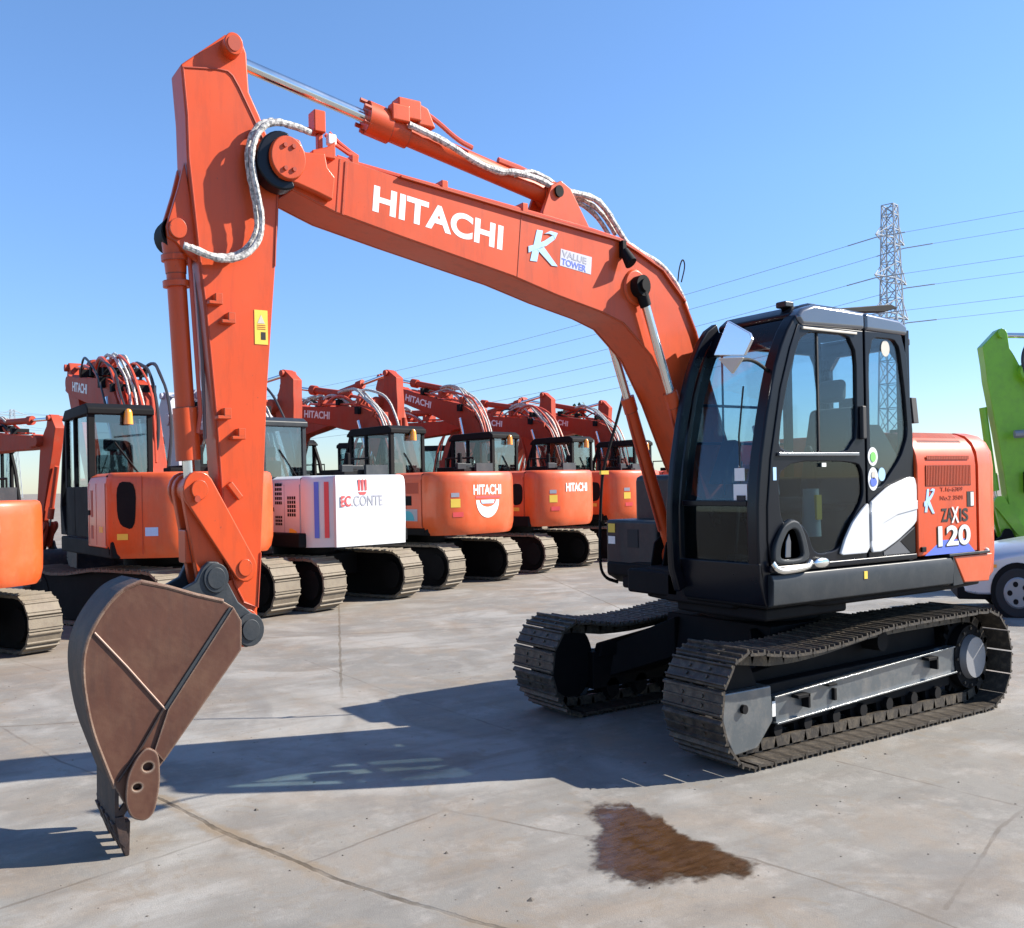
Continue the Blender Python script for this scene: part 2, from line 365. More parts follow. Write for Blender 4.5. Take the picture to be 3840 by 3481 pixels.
# --- carbody
cb = MB()
cb.prism([(.62,.36),(.55,.72),(-.55,.72),(-.62,.36),(-.4,.30),(.4,.30)], -.62, .62)
for sx in (1, -1):
    for sy in (1, -1):
        a = [(sx*.20, sy*.5, .40), (sx*.62, sy*.45, .40), (sx*.62, sy*.45, .70), (sx*.20, sy*.5, .70)]
        b2 = [(sx*.55, sy*.92, .22), (sx*1.12, sy*.92, .22), (sx*1.05, sy*.92, .47), (sx*.55, sy*.92, .50)]
        cb.add(a+b2, [(0,1,2,3),(4,7,6,5),(0,4,5,1),(1,5,6,2),(2,6,7,3),(3,7,4,0)])
cbo = cb.obj('carbody', 'blackmatt', EX, .012)
MB().box(.60, .63, -.62, -.55, .52, .58).obj('inspection_sticker', 'paleblue', cbo)
sb = MB(); sb.cyl((0,0,.70), (0,0,.90), .52, seg=48); sb.cyl((0,0,.76), (0,0,.82), .60, seg=48); sb.obj('swing_bearing', 'blackmatt', EX)

# --- upper deck
dk = MB(); dk.prism(chaikin([(1.20,-.25),(1.20,1.17),(-1.6,1.17),(-2.0,.8),(-2.0,-.8),(-1.6,-1.17),(.80,-1.17),(.85,-.30)], 1), .90, 1.12, 'Z')
dk.obj('turntable_deck', 'blackmatt', EX, .02)
db = MB(); db.box(.2, 1.15, .15, 1.1, .84, .92); db.box(-.9, .1, -.5, .5, .86, .92); db.obj('belly_cover', 'blackmatt', EX, .02)
sk = MB()
sk.prism([(1.165,.93),(1.235,.955),(1.243,1.10),(1.225,1.142),(1.12,1.150),(1.12,.93)], -1.05, 1.212, 'X')
sko = sk.obj('side_skirt', 'dark', EX, .008)
# slanted rear end of the skirt
MB().prism([(-1.05,1.15),(-1.05,.94),(-1.20,.945)], 1.12, 1.236).obj('skirt_end', 'dark', sko)
MB().prism([(1.10,1.150),(1.238,1.150),(1.238,1.168),(1.10,1.168)], -1.62, -1.0, 'X').obj('skirt_trim', 'dark', sko, .003)
MB().box(.13, .17, 1.240, 1.246, 1.06, 1.11).obj('arrow_sticker', 'yellow', sko)

# --- engine hood
HP = [(1.225,1.17),(1.225,1.80),(1.215,1.87),(1.185,1.94),(1.13,1.995),(1.05,2.03),(.9,2.045),(-1.0,2.045),(-1.15,1.98),(-1.21,1.85),(-1.215,1.17)]
hd = MB(); hd.prism(HP, -1.44, -.575, 'X'); hood = hd.obj('engine_hood', 'orange', EX, .012)
hd = MB(); hd.prism([(p[0]-.03 if p[0] > 0 else p[0]+.03, p[1]-.02) for p in HP], -1.49, -1.43, 'X'); hd.obj('hood_gap', 'blackmatt', hood)
lv = MB()
for k in range(30):
    xx = -.70-k*.0222; lv.box(xx-.006, xx+.006, 1.222, 1.232, 1.66, 1.80)
for k in range(26):
    xx = -.72-k*.024; lv.box(xx-.006, xx+.006, 1.222, 1.229, 1.845, 1.868)
for k in range(27):
    xx = -.70-k*.0235
    lv.add([(xx-.006,1.170,1.965),(xx+.006,1.170,1.965),(xx+.006,1.06,2.034),(xx-.006,1.06,2.034),(xx-.006,1.155,1.975),(xx+.006,1.155,1.975),(xx+.006,1.07,2.04),(xx-.006,1.07,2.04)],
           [(0,1,2,3),(4,5,6,7),(0,1,5,4),(1,2,6,5),(2,3,7,6),(3,0,4,7)])
lv.obj('louvre_ribs', 'orange', hood)
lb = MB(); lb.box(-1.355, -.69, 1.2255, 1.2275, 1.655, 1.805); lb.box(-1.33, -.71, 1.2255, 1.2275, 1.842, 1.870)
lb.obj('louvre_backing', 'orange_dark', hood)  # flat darker orange plates behind the ribs
U, V = (-1,0,0), (0,0,1)
text('lettering', 'T.16-6389', (-0.896,1.226,1.616), U, V, .33, .030, 'orange_dark', hood)
text('lettering', 'No.2 3501', (-0.894,1.226,1.555), U, V, .33, .030, 'orange_dark', hood)
text('lettering', 'ZA', (-0.902,1.226,1.400), U, V, .165, .095, 'blackletter', hood, .02)
text('lettering', 'X', (-1.046,1.229,1.388), U, V, .11, .115, 'whiteletter', hood, .02)
text('lettering', 'IS', (-1.171,1.226,1.395), U, V, .13, .095, 'blackletter', hood, .02)
text('lettering', '120', (-0.838,1.230,1.220), U, V, .49, .153, 'blackletter', hood, .05, t=.001)
text('lettering', '120', (-0.850,1.231,1.226), U, V, .475, .145, 'whiteletter', hood, .03, t=.001)
tri = MB(); tri.prism([(-.66,1.17),(-.90,1.27),(-1.24,1.27),(-1.40,1.17)], 1.2253, 1.2275); tri.obj('purple_stripe', 'blue', hood)
st = MB(); st.box(-1.39, -1.29, 1.2255, 1.2285, 1.50, 1.61); st.obj('lamp_sticker', 'blackletter', hood)
st = MB(); st.box(-1.385, -1.34, 1.229, 1.231, 1.505, 1.605); st.obj('white_sticker', 'whiteletter', hood)
def klogo(y, x0, z0, sx, sz, mat, parent, xf=None):
    # leaning K with a swoosh, drawn in a unit square (a to the right, b up)
    shapes = [[(.05,.08),(.30,.98),(.50,.98),(.28,.08)], [(.30,.42),(.78,.02),(.98,.02),(.52,.52)],
              [(.0,.30),(.25,.42),(.6,.56),(.9,.78),(1.0,.97),(.88,.92),(.55,.70),(.25,.56),(.0,.48)], [(.55,.90),(.75,1.0),(1.0,.97),(.9,.78),(.86,.88),(.7,.92)]]
    b = MB(xf)
    for i, sh in enumerate(shapes): b.prism([(x0-a*sx, z0+c*sz) for a, c in sh], y, y+.003+.0012*i)
    return b.obj('company_logo', mat, parent, smooth=0)
klogo(1.226, -.66, 1.46, .15, .18, 'paleblue', hood)
MB().box(-.66,-.60,1.2255,1.245,1.20,1.235).obj('door_latch', 'blackmatt', hood, .004)
MB().cyl((-.62,1.0,2.04),(-.62,1.0,2.06),.05).obj('cap', 'blackmatt', hood)
# --- counterweight
plan = [(-1.49,1.215),(-1.68,1.205),(-1.80,1.17),(-1.90,1.10),(-2.0,.95),(-2.09,.70),(-2.15,.40),(-2.17,0),(-2.15,-.40),(-2.09,-.70),(-2.0,-.95),(-1.90,-1.10),(-1.80,-1.17),(-1.68,-1.205),(-1.49,-1.215)]
cw = MB(); lv2 = [(1.20,.97),(.97,1.0)]
rings = []
for z, k in ((.96,.965),(1.0,.99),(1.15,1.0),(1.80,1.0),(1.90,.988),(1.97,.955),(2.02,.90),(2.045,.82)):
    rings.append([(-1.49+(x+1.49)*(k if x < -1.49 else 1), y*min(1, (k+.0)) if True else y, z) for x, y in plan])
vs = [p for r_ in rings for p in r_]; n = len(plan); fs = []
for j in range(len(rings)-1):
    for i in range(n): fs.append((j*n+i, j*n+(i+1) % n, (j+1)*n+(i+1) % n, (j+1)*n+i))
fs.append(tuple(range(n))); fs.append(tuple(range((len(rings)-1)*n, len(rings)*n)))
cw.add(vs, fs); cwo = cw.obj('counterweight', 'orange_bright', EX, smooth=50)
cb2 = MB(); cb2.prism([(-1.09,1.145),(-1.24,.95),(-1.62,.94),(-1.68,1.145)], 1.05, 1.222); cb2.obj('lower_corner', 'orange_bright', cwo, .01)
MB().sphere((-1.60,1.215,1.165), .022, 10).obj('bolt_cap', 'whiteletter', cwo)
MB().box(-1.9,-1.75,.3,.5,2.03,2.07).obj('lifting_eye', 'blackmatt', cwo, .01)

# --- right side body, tank and tool box (seen left of the cab)
rb = MB(); rb.box(-1.45, -.12, -1.2, -.42, 1.12, 1.85); rb.obj('right_body', 'orange', EX, .03)
tk = MB(); tk.box(-.10, .44, -1.19, -.45, 1.12, 1.78); tk.obj('fuel_tank', 'dark', EX, .05)
tb = MB(); tb.box(.45, .82, -1.17, -.45, .98, 1.43)
tbo = tb.obj('tool_box', 'dark', EX, .025)
MB().box(.822, .826, -1.13, -1.03, 1.33, 1.40).obj('warning_sticker', 'yellow', tbo)
MB().box(.822, .826, -1.13, -1.03, 1.24, 1.30).obj('warning_sticker', 'whiteletter', tbo)
MB().box(.822, .826, -.85, -.70, 1.22, 1.36).obj('box_latch', 'interior', tbo)
fb = MB(); fb.box(.5, 1.20, -.42, .22, .93, 1.10); fb.prism([(.3,1.1),(.84,1.1),(.84,1.0),(.7,.93),(.3,.93)], -1.15, -.3); fb.obj('front_frame', 'blackmatt', EX, .02)
hr = MB(); hr.tube(smooth_path([(0.588,-1.100,2.543),(0.644,-1.100,2.377),(0.812,-1.100,2.010),(0.905,-1.100,1.808),(0.938,-1.100,1.528),(0.964,-1.100,1.089),(0.906,-1.100,0.973),(0.745,-1.100,0.931)],2), .014, 8)
hro = hr.obj('hand_rail', 'blackmatt', EX)
MB().box(.84,.93,-1.115,-1.085,1.79,1.82).obj('reflector', 'yellow', hro)
# boom foot brackets
bf = MB()
for yy in (-.35, -.20, .17, .315): MB().prism([(.0,1.1),(.08,1.62),(.22,1.70),(.42,1.62),(.95,1.28),(1.0,1.10)], yy, yy+.02).obj('boom_foot_bracket', 'blackmatt', EX, .01)
hs = MB()
for k in range(5):
    y0 = -.15+k*.07; hs.tube(smooth_path([(.2,y0,1.2),(.5,y0,1.35),(.75,y0,1.55),(.72,y0,1.95),(.55,y0*.8,2.05)],2), .022, 8)
hs.obj('hydraulic_hose_bundle', 'hoseblk', EX)

# ------------------------------------------------------------------ cab
CAB = part('cab', EX)
PF = [(1.235,.99),(1.30,1.15),(1.312,1.35),(1.309,1.556),(1.29,1.71),(1.261,1.865),(1.20,2.10),(1.137,2.304),(1.085,2.44),(1.018,2.561),(.95,2.66),(.869,2.745),(.76,2.80)]
def strip(pts, w):   # band of width w on the rear side of the front profile
    inner = []
    for i, p in enumerate(pts):
        a = Vector(pts[max(0, i-1)]); b = Vector(pts[min(len(pts)-1, i+1)]); d = (b-a).normalized(); n = Vector((-d.y, d.x))
        q = Vector(p)+n*w; inner.append((q.x, q.y))
    return list(pts)+inner[::-1]
pl = MB(); pl.prism(strip(PF, .115), 1.075, 1.19); pl.obj('front_pillar', 'black', CAB, .02, 3)
pl = MB(); pl.prism(strip([(a+.11, b) for a, b in PF], .09), .33, .395); pl.obj('front_pillar', 'black', CAB, .015, 3)
# roof
rf = MB()
prof = [(.80,2.72),(.84,2.77),(.74,2.83),(.60,2.858),(.2,2.855),(-.40,2.83),(-.50,2.80),(-.52,2.74)]
rf.prism(prof, .35, 1.13); rfo = rf.obj('roof', 'black', CAB, .03, 3)
re = MB(); re.prism([(.86,2.745),(.80,2.80),(.66,2.835),(.06,2.82),(.055,2.705),(.80,2.69)], 1.10, 1.215); re.obj('roof_edge', 'roof', CAB, .03, 4)
re = MB(); re.prism([(.045,2.82),(-.40,2.80),(-.50,2.765),(-.50,2.70),(.045,2.705)], 1.10, 1.215); re.obj('roof_edge', 'roof', CAB, .025, 4)
fh = MB(); fh.prism([(.80,2.70),(.86,2.74),(.93,2.66),(.98,2.56),(.90,2.56)], .37, 1.10); fh.obj('windshield_header', 'black', CAB, .01)
rv = MB(); rv.prism([(-0.212,2.932),(-0.975,3.015),(-1.078,2.996),(-0.877,2.952),(-0.211,2.906)], .66, .74); rv.obj('roof_visor', 'blackmatt', CAB, .006)
# door
DO = [(.07,1.16),(1.17,1.16),(1.215,1.35),(1.21,1.56),(1.165,1.86),(1.045,2.29),(.93,2.55),(.84,2.70),(.07,2.70)]
DW = chaikin([(.80,2.655),(.155,2.665),(.165,1.89),(1.085,1.89),(1.04,2.12),(.965,2.34)], 2, w=.15)
DG = chaikin([(1.10,1.835),(.17,1.835),(.10,1.76),(.10,1.59),(.26,1.44),(.40,1.26),(.70,1.24),(.78,1.40),(.93,1.485),(1.07,1.44)], 2, w=.2)
door = panel('door', DO, [DW, DG], 1.20, .04, 'black', CAB, bevel=.006)
MB().prism(DW, 1.175, 1.180).obj('door_window', 'glass', CAB, smooth=0)
MB().prism(DG, 1.175, 1.180).obj('lower_door_window', 'glassdk', CAB, smooth=0)
MB().box(.165, 1.10, 1.198, 1.222, 1.868, 1.892).obj('window_sill', 'roof', CAB, .006)
MB().box(.16, .80, 1.198, 1.216, 2.668, 2.684).obj('rain_gutter', 'cream', CAB, .004)
MB().box(.60, .615, 1.172, 1.19, 1.89, 2.66).obj('window_divider', 'interior', CAB)
MB().box(.085, .135, 1.20, 1.235, 1.98, 2.20).obj('door_catch', 'rubber', CAB, .01)
# quarter panel
QO = [(.045,1.16),(.045,2.705),(-.43,2.705),(-.50,2.55),(-.565,2.05),(-.585,1.16)]
QW = chaikin([(.0,2.665),(-.395,2.665),(-.47,2.30),(-.50,2.02),(-.40,1.86),(-.14,1.66),(.0,1.66)], 2, w=.15)
panel('quarter_panel', QO, [QW], 1.20, .04, 'black', CAB, bevel=.006)
MB().prism(QW, 1.175, 1.180).obj('quarter_window', 'glass', CAB, smooth=0)
gr = MB(); gr.prism([(.0,2.08),(-.16,2.08),(-.40,1.86),(-.14,1.67),(.0,1.67)], 1.165, 1.172); gr.obj('corner_trim', 'interior', CAB)
def disc(name, x, z, r, mat, y=1.2005, t=.004, rz=None):
    b = MB(); rz = rz or r
    b.prism([(x+r*math.cos(2*math.pi*k/28), z+rz*math.sin(2*math.pi*k/28)) for k in range(28)], y, y+t); return b.obj(name, mat, CAB, smooth=0)
disc('round_sticker', -.022, 1.865, .062, 'whiteletter'); disc('green_emblem', -.022, 1.862, .034, 'green_st', 1.205)
disc('round_sticker', -.022, 1.715, .064, 'whiteletter', rz=.078); disc('blue_emblem', -.022, 1.695, .042, 'blue', 1.205, rz=.03); disc('gold_emblem', -.022, 1.742, .026, 'cream', 1.205)
disc('pale_sticker', -.135, 1.745, .045, 'paleblue', 1.2005)
disc('window_sticker', -.24, 2.60, .055, 'cream', 1.181)
# white swoosh panel on door and quarter panel
MB().prism(chaikin([(.425,1.225),(.36,1.33),(.27,1.43),(.17,1.50),(.075,1.555),(.06,1.545),(.06,1.225)],1,w=.1), 1.199, 1.222).obj('white_swoosh', 'white', CAB, .008)
SW = [(.045,1.555),(.045,1.225),(-.10,1.225),(-.30,1.29),(-.52,1.385),(-.57,1.42),(-.575,1.66),(-.55,1.72),(-.47,1.725),(-.20,1.665),(-.05,1.60)]
MB().prism(chaikin(SW,1,w=.15), 1.199, 1.224).obj('white_swoosh', 'white', CAB, .010, 3)
cv = MB(); cv.prism([(.045,1.50),(-.15,1.53),(-.57,1.56),(-.57,1.50),(-.30,1.47),(-.12,1.42),(.045,1.30)], 1.222, 1.232); cv.obj('swoosh_crease', 'white', CAB, .008)
MB().prism([(-.14,1.22),(-.30,1.275),(-.56,1.38),(-.56,1.20),(-.14,1.20)], 1.199, 1.206).obj('recess', 'roof', CAB)
MB().prism([(-.36,1.285),(-.56,1.37),(-.56,1.20),(-.50,1.20)], 1.206, 1.210).obj('air_slot', 'blackmatt', CAB)
MB().box(-.56, 1.22, 1.185, 1.228, 1.155, 1.195).obj('sill_step', 'black', CAB, .012)
# rounded vent frame low on the door
VO = chaikin([(1.19,1.20),(1.18,1.32),(1.08,1.44),(.98,1.475),(.90,1.46),(.83,1.36),(.78,1.20)], 2, w=.2)
VI = chaikin([(1.12,1.23),(1.11,1.31),(1.04,1.40),(.97,1.42),(.92,1.40),(.885,1.33),(.86,1.23)], 2, w=.2)
panel('kick_window_frame', VO, [VI], 1.235, .045, 'dark', CAB, bevel=.012)
MB().prism(VI, 1.195, 1.20).obj('kick_window', 'blackmatt', CAB)
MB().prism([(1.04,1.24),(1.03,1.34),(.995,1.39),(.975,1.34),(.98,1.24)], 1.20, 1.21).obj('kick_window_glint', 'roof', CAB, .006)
hb = MB(); hb.tube(smooth_path([(1.20,1.225,1.215),(1.17,1.25,1.165),(1.0,1.25,1.165),(.84,1.25,1.175),(.78,1.225,1.20)],2), .021, 10); hb.obj('step_bar', 'chrome', CAB)
dl = MB(); dl.sphere((.65,1.222,1.19), .06, 14, 1.6, .35, .55); dl.obj('lock_cover', 'chrome', CAB)
# small stickers on the pillar and window
MB().box(1.115,1.15,1.2005,1.204,1.72,1.80).obj('pillar_sticker', 'paleblue', CAB)
MB().box(.55,.60,1.2005,1.203,1.80,1.825).obj('lock_sticker', 'whiteletter', CAB)
# front glass: upper and lower panes follow the profile
def front_pane(name, z0, z1, mat, y0=.395, y1=1.075, off=.03):
    pts = [p for p in PF]
    def at(z):
        for a, b in zip(pts, pts[1:]):
            if a[1] <= z <= b[1]: t = (z-a[1])/(b[1]-a[1]); return a[0]+(b[0]-a[0])*t
        return pts[-1][0]
    zs = [z0+(z1-z0)*k/10 for k in range(11)]
    poly = [(at(z)-off, z) for z in zs]+[(at(z)-off-.006, z) for z in reversed(zs)]
    b = MB(); b.prism(poly, y0, y1); return b.obj(name, mat, CAB)
front_pane('windshield', 1.595, 2.60, 'glass')
front_pane('lower_windshield', 1.21, 1.565, 'glassdk')
MB().box(1.255,1.30,.395,1.075,1.562,1.598).obj('windshield_crossbar', 'black', CAB, .006)
MB().prism([(1.235,.95),(1.30,1.10),(1.305,1.215),(1.27,1.215),(1.25,1.1),(1.19,.95)], .33, 1.19).obj('front_sill', 'black', CAB, .01)
MB().box(-.55,1.23,.33,1.19,.93,1.14).obj('cab_floor', 'blackmatt', CAB, .02)
# stickers on windshield
MB().box(1.276,1.279,.93,1.065,1.60,1.70).obj('notice_sheet', 'whiteletter', CAB)
ss = MB(); ss.box(1.262,1.265,.93,1.03,1.72,1.80); ss.obj('inspection_label', 'whiteletter', CAB)
# right wall and rear wall with window holes
RO = [(1.24,.99),(1.30,1.2),(1.30,1.56),(1.25,1.865),(1.12,2.30),(1.0,2.56),(.85,2.74),(-.45,2.74),(-.56,2.05),(-.58,.99)]
RW = chaikin([(1.18,1.60),(1.13,1.88),(1.02,2.26),(.88,2.54),(.78,2.64),(.02,2.64),(.02,1.60)],1,w=.12)
RW2 = chaikin([(-.06,2.64),(-.38,2.64),(-.48,2.05),(-.48,1.60),(-.06,1.60)],1,w=.12)
panel('right_wall', RO, [RW, RW2], .372, .04, 'black', CAB)
MB().prism(RW, .345, .35).obj('right_window', 'glass', CAB, smooth=0); MB().prism(RW2, .345, .35).obj('right_window', 'glass', CAB, smooth=0)
gb = MB()
for z in (1.98, 2.24): gb.cyl((.0,.325,z), (1.16,.325,z), .010, seg=8)
gb.cyl((.75,.325,1.62),(.75,.325,2.62),.009,seg=8)
gb.obj('window_guard_bar', 'black', CAB)
rw = [(.33,1.14),(1.19,1.14),(1.19,2.74),(.33,2.74)]
rw1 = chaikin([(.42,1.85),(1.10,1.85),(1.10,2.62),(.42,2.62)],1,w=.12)
panel('rear_wall', rw, [rw1], -.50, .05, 'black', CAB, ax='X')
MB().prism([(a, b) for a, b in rw1], -.535, -.53, 'X').obj('rear_window', 'glass', CAB, smooth=0)
# interior
it = MB(); it.box(-.05,.50,.47,.95,1.50,1.60); it.prism([(.06,1.56),(-.12,2.22),(-.22,2.22),(-.08,1.56)], .49, .93); it.prism([(-.10,2.26),(-.13,2.42),(-.21,2.42),(-.20,2.26)], .58, .84)
sto = it.obj('seat', 'seat', CAB, .04, 3)
it = MB(); it.box(-.1,.50,.42,.48,1.55,1.74); it.box(-.1,.50,.96,1.08,1.55,1.74); it.obj('console', 'interior', CAB, .02)
it = MB()
for yy in (.46, 1.02):
    it.cyl((.46,yy,1.72),(.52,yy,1.88),.012,seg=8); it.sphere((.53,yy,1.91),.035,10)
it.obj('control_lever', 'rubber', CAB)
it = MB()
for yy in (.62, .78): it.cyl((.95,yy,1.18),(.86,yy,1.85),.012,seg=8); it.box(.90,1.0,yy-.04,yy+.04,1.20,1.23)
it.obj('travel_lever', 'rubber', CAB)
it = MB(); it.box(-.46,-.16,.43,1.08,1.14,1.62); it.box(-.46,-.38,.60,.82,1.62,2.30); it.obj('rear_shelf', 'interior', CAB, .02)
it = MB(); it.prism([(1.05,1.70),(.86,1.70),(.80,1.98),(.88,2.0)], .43, .58); it.obj('monitor', 'interior', CAB, .015)
it = MB(); it.prism([(1.08,1.62),(.90,1.62),(.97,1.93),(1.02,1.93)], .93, 1.06); it.obj('document_bag', 'paleint', CAB, .02)
it = MB(); it.prism([(.98,1.94),(.90,1.94),(.92,2.10),(1.02,2.07)], .88, 1.06); it.obj('fan_guard', 'paleint', CAB, .01)
it = MB(); it.cyl((.55,1.05,1.35),(.55,1.05,1.66),.075,.06,seg=18); it.obj('fire_bottle', 'paleint', CAB)
it = MB(); it.box(.52,.58,1.105,1.13,1.46,1.62); it.obj('bottle_label', 'yellow', CAB)
it = MB(); it.box(.7,1.2,.42,1.10,1.14,1.17); it.obj('floor_mat', 'rubber', CAB)
it = MB(); it.box(.2,.75,.42,1.05,2.69,2.735); it.obj('headliner', 'seat', CAB)
# mirror on the front left pillar
mr = MB()
fa = [(1.167,2.677),(1.371,2.580),(1.393,2.542),(1.319,2.455),(1.025,2.485)]
mr.prism(fa, 1.53, 1.555, 'X'); mr.obj('mirror_housing', 'mirror', CAB, .004)
mr = MB(); mr.prism([(1.055,2.464),(1.300,2.445),(1.191,2.359)], 1.525, 1.55, 'X'); mr.obj('mirror_arm_bracket', 'cream', CAB, .006)
mr = MB(); mr.tube(smooth_path([(1.50,1.20,2.44),(1.30,1.16,2.46),(1.10,1.13,2.40)],2), .012, 8); mr.obj('mirror_arm', 'blackmatt', CAB)
wp = MB(); wp.tube([(1.27,1.0,1.63),(1.20,.92,2.0),(1.12,.90,2.32)], .008, 6); wp.box(1.255,1.29,.97,1.05,1.57,1.63); wp.obj('wiper', 'rubber', CAB)
al = MB(); al.box(.70,.80,.95,1.05,2.83,2.87); al.box(.5,.6,1.0,1.1,2.84,2.862); al.obj('roof_lamp', 'dark', CAB, .01)
al = MB(); al.box(-.60,-.53,1.12,1.17,2.64,2.69); al.obj('hinge_cap', 'rubber', CAB, .01)
mr = MB(); mr.prism([(1.06,2.10),(1.17,2.10),(1.15,2.28),(1.08,2.28)], -.70, -.63, 'X'); mr.tube([(-.52,1.13,2.02),(-.6,1.13,2.04),(-.665,1.12,2.12)], .01); mr.obj('rear_mirror', 'rubber', CAB, .012)

# ------------------------------------------------------------------ boom
BT = [(4.295,3.519),(4.211,3.566),(4.109,3.529),(3.660,3.472),(2.671,3.384),(1.755,3.310),(1.568,3.254),(1.295,3.153),(1.053,2.957),(0.933,2.761)]+[(.80,2.45),(.62,2.05),(.45,1.68),(.33,1.58),(.22,1.55)]
BB = [(.22,1.40),(.45,1.38),(.72,1.52),(.95,1.85)]+[(1.194,2.274),(1.412,2.572),(1.699,2.776),(1.918,2.835),(2.347,2.911),(2.749,2.998),(3.668,3.146),(4.138,3.227),(4.250,3.260),(4.426,3.314)]
BOOM = MB().prism(BT+BB, -.18, .18).obj('boom', 'orange', EX, .012)
# side plates stand a little proud so that the edges catch light
bs = MB(); bs.prism(BT+BB, .18, .20); bs.prism(BT+BB, -.20, -.18); bs.obj('side_plate', 'orange', BOOM, .004)
tp = MB()
for (a, b) in zip(BT[3:13], BT[4:14]):
    d = (Vector(b)-Vector(a)).normalized(); n = Vector((d.y, -d.x))
    if n.y < 0 and abs(n.y) > abs(n.x): n = -n
    if n.x < 0 and abs(n.x) >= abs(n.y): n = -n
    a2 = Vector(a)+n*.012; b2 = Vector(b)+n*.012
    tp.prism([a, b, (b2.x, b2.y), (a2.x, a2.y)], -.225, .225)
tp.obj('top_flange', 'orange', BOOM)
# seam strips and nose casting
sm = MB(); sm.prism([(4.060,3.511),(4.042,3.508),(4.075,3.212),(4.092,3.216)], .200, .206); sm.prism([(4.099,3.519),(4.088,3.518),(4.121,3.221),(4.131,3.225)], .200, .204); sm.obj('seam_plate', 'orange', BOOM, .002)
sm = MB(); sm.prism([(2.667,3.376),(2.662,3.376),(2.709,2.992),(2.714,2.992)], .2005, .203); sm.obj('weld_and_shade_line', 'orange_dark', BOOM)
NC = [(4.469,3.572),(4.392,3.562),(4.360,3.503),(4.223,3.517),(4.207,3.443),(4.156,3.395),(4.177,3.270),(4.280,3.298),(4.415,3.329),(4.537,3.340),(4.575,3.406),(4.573,3.493),(4.532,3.552)]
for yy in ((.20,.265),(-.265,-.20)):
    MB().prism(NC, *yy).obj('nose_plate', 'orange', BOOM, .01)
cx, cz = [(4.483,3.448)][0]
cap = MB(); cap.cyl((cx,.265,cz),(cx,.305,cz),.118,.112,seg=36); capo = cap.obj('nose_pin_cap', 'orange', BOOM, .006)
for dx in (-1, 1):
    for dz in (-1, 1): MB().cyl((cx+dx*.028-.005,.305,cz+dz*.06),(cx+dx*.028-.005,.318,cz+dz*.06),.013,seg=6).obj('bolt', 'orange_dark', capo)
MB().cyl((cx,-.30,cz),(cx,.26,cz),.075,seg=24).obj('nose_pin', 'blackmatt', BOOM)
# black dust guard round the nose
gd = MB(); pts_o = []; pts_i = []
for k in range(19):
    a = R(-112+k*(212/18)); ro = .195-.05*abs(k-8)/9; pts_o.append((cx+ro*math.cos(a)+.0, cz+ro*math.sin(a))); pts_i.append((cx+.105*math.cos(a), cz+.105*math.sin(a)))
gd.prism(pts_o+pts_i[::-1], .135, .262); gd.obj('dust_guard', 'black', BOOM, .012)
# bracket with hose block on the boom nose
bk = MB(); bk.box(4.17,4.25,.05,.16,3.66,3.78); bk.box(4.18,4.215,.08,.13,3.5,3.66); bk.prism([(4.14,3.50),(4.30,3.50),(4.30,3.53),(4.20,3.56),(4.14,3.60)], .17, .24); bk.obj('hose_bracket', 'orange', BOOM, .008)
MB().box(4.10,4.16,.12,.17,3.60,3.66).obj('clamp_block', 'whiteletter', BOOM, .01)
text('lettering', 'HITACHI', (3.869,0.200,3.261), (-1.019,0,-.118), (-.118,0,1.019), 1.035, .150, 'whiteletter', BOOM, .036, t=.001, spacing=1.02)
klogo(.2005, 2.61, 3.085, .27, .22, 'paleblue', BOOM)
stp = [(2.310,3.205),(2.013,3.179),(2.026,3.066),(2.322,3.098)]
MB().prism(stp, .2005, .2015).obj('company_sticker', 'palegrey', BOOM)
text('lettering', 'VALUE', (2.303,0.202,3.157), (-1,0,-.13), (-.13,0,1), .235, .042, 'greypaint', BOOM, .02, t=.001)
text('lettering', 'TOWER', (2.309,0.202,3.106), (-1,0,-.13), (-.13,0,1), .235, .042, 'blue', BOOM, .02, t=.001)
# steel pipes along the top of the boom
pp = MB()
for k, yy in enumerate((.17, .12, .07, .0, -.06)):
    off = .035+.008*(k % 2)
    path = [(4.10,yy,3.50+off),(3.9,yy,3.475+off)]+[(a, yy, b+off) for a, b in BT[4:9]]
    pp.tube(smooth_path(path, 1), .013, 7)
pp.obj('steel_pipe', 'hosered', BOOM)
for xx, zz in ((3.98,3.50),(3.3,3.45),(2.62,3.40)): MB().box(xx-.025,xx+.025,-.10,.19,zz+.0,zz+.06).obj('pipe_clamp', 'orange', BOOM, .006)
# arm cylinder bracket and boom cylinder boss
ab = MB()
for yy in (-.13, .09): ab = MB(); ab.prism([(1.75,3.33),(1.95,3.36),(2.15,3.62),(2.24,3.66),(2.33,3.62),(2.42,3.44),(2.42,3.38)], yy, yy+.04); ab.obj('cylinder_bracket', 'orange', BOOM, .008)
bcx, bcz = [(1.581,3.017)][0]
MB().cyl((bcx,.20,bcz),(bcx,.222,bcz),.125,.11,seg=28).obj('cylinder_boss', 'orange', BOOM, .006); MB().cyl((bcx,-.222,bcz),(bcx,-.20,bcz),.11,.125,seg=28).obj('cylinder_boss', 'orange', BOOM, .006)
MB().cyl((bcx,-.34,bcz),(bcx,.34,bcz),.042,seg=20).obj('boss_pin', 'blackmatt', BOOM)
wl = MB(); wl.box(1.70,1.74,.2,.25,3.20,3.31); wl.cyl((1.72,.24,3.24),(1.70,.30,3.15),.035,.05,seg=14); wl.obj('work_lamp', 'blackmatt', BOOM, .005)
loop = MB(); loop.tube(smooth_path([(1.02,.1,3.12),(1.0,.1,3.22),(.96,.1,3.29),(.93,.1,3.24),(.98,.1,3.12)],2), .006, 6); loop.obj('grab_loop', 'blackmatt', BOOM)

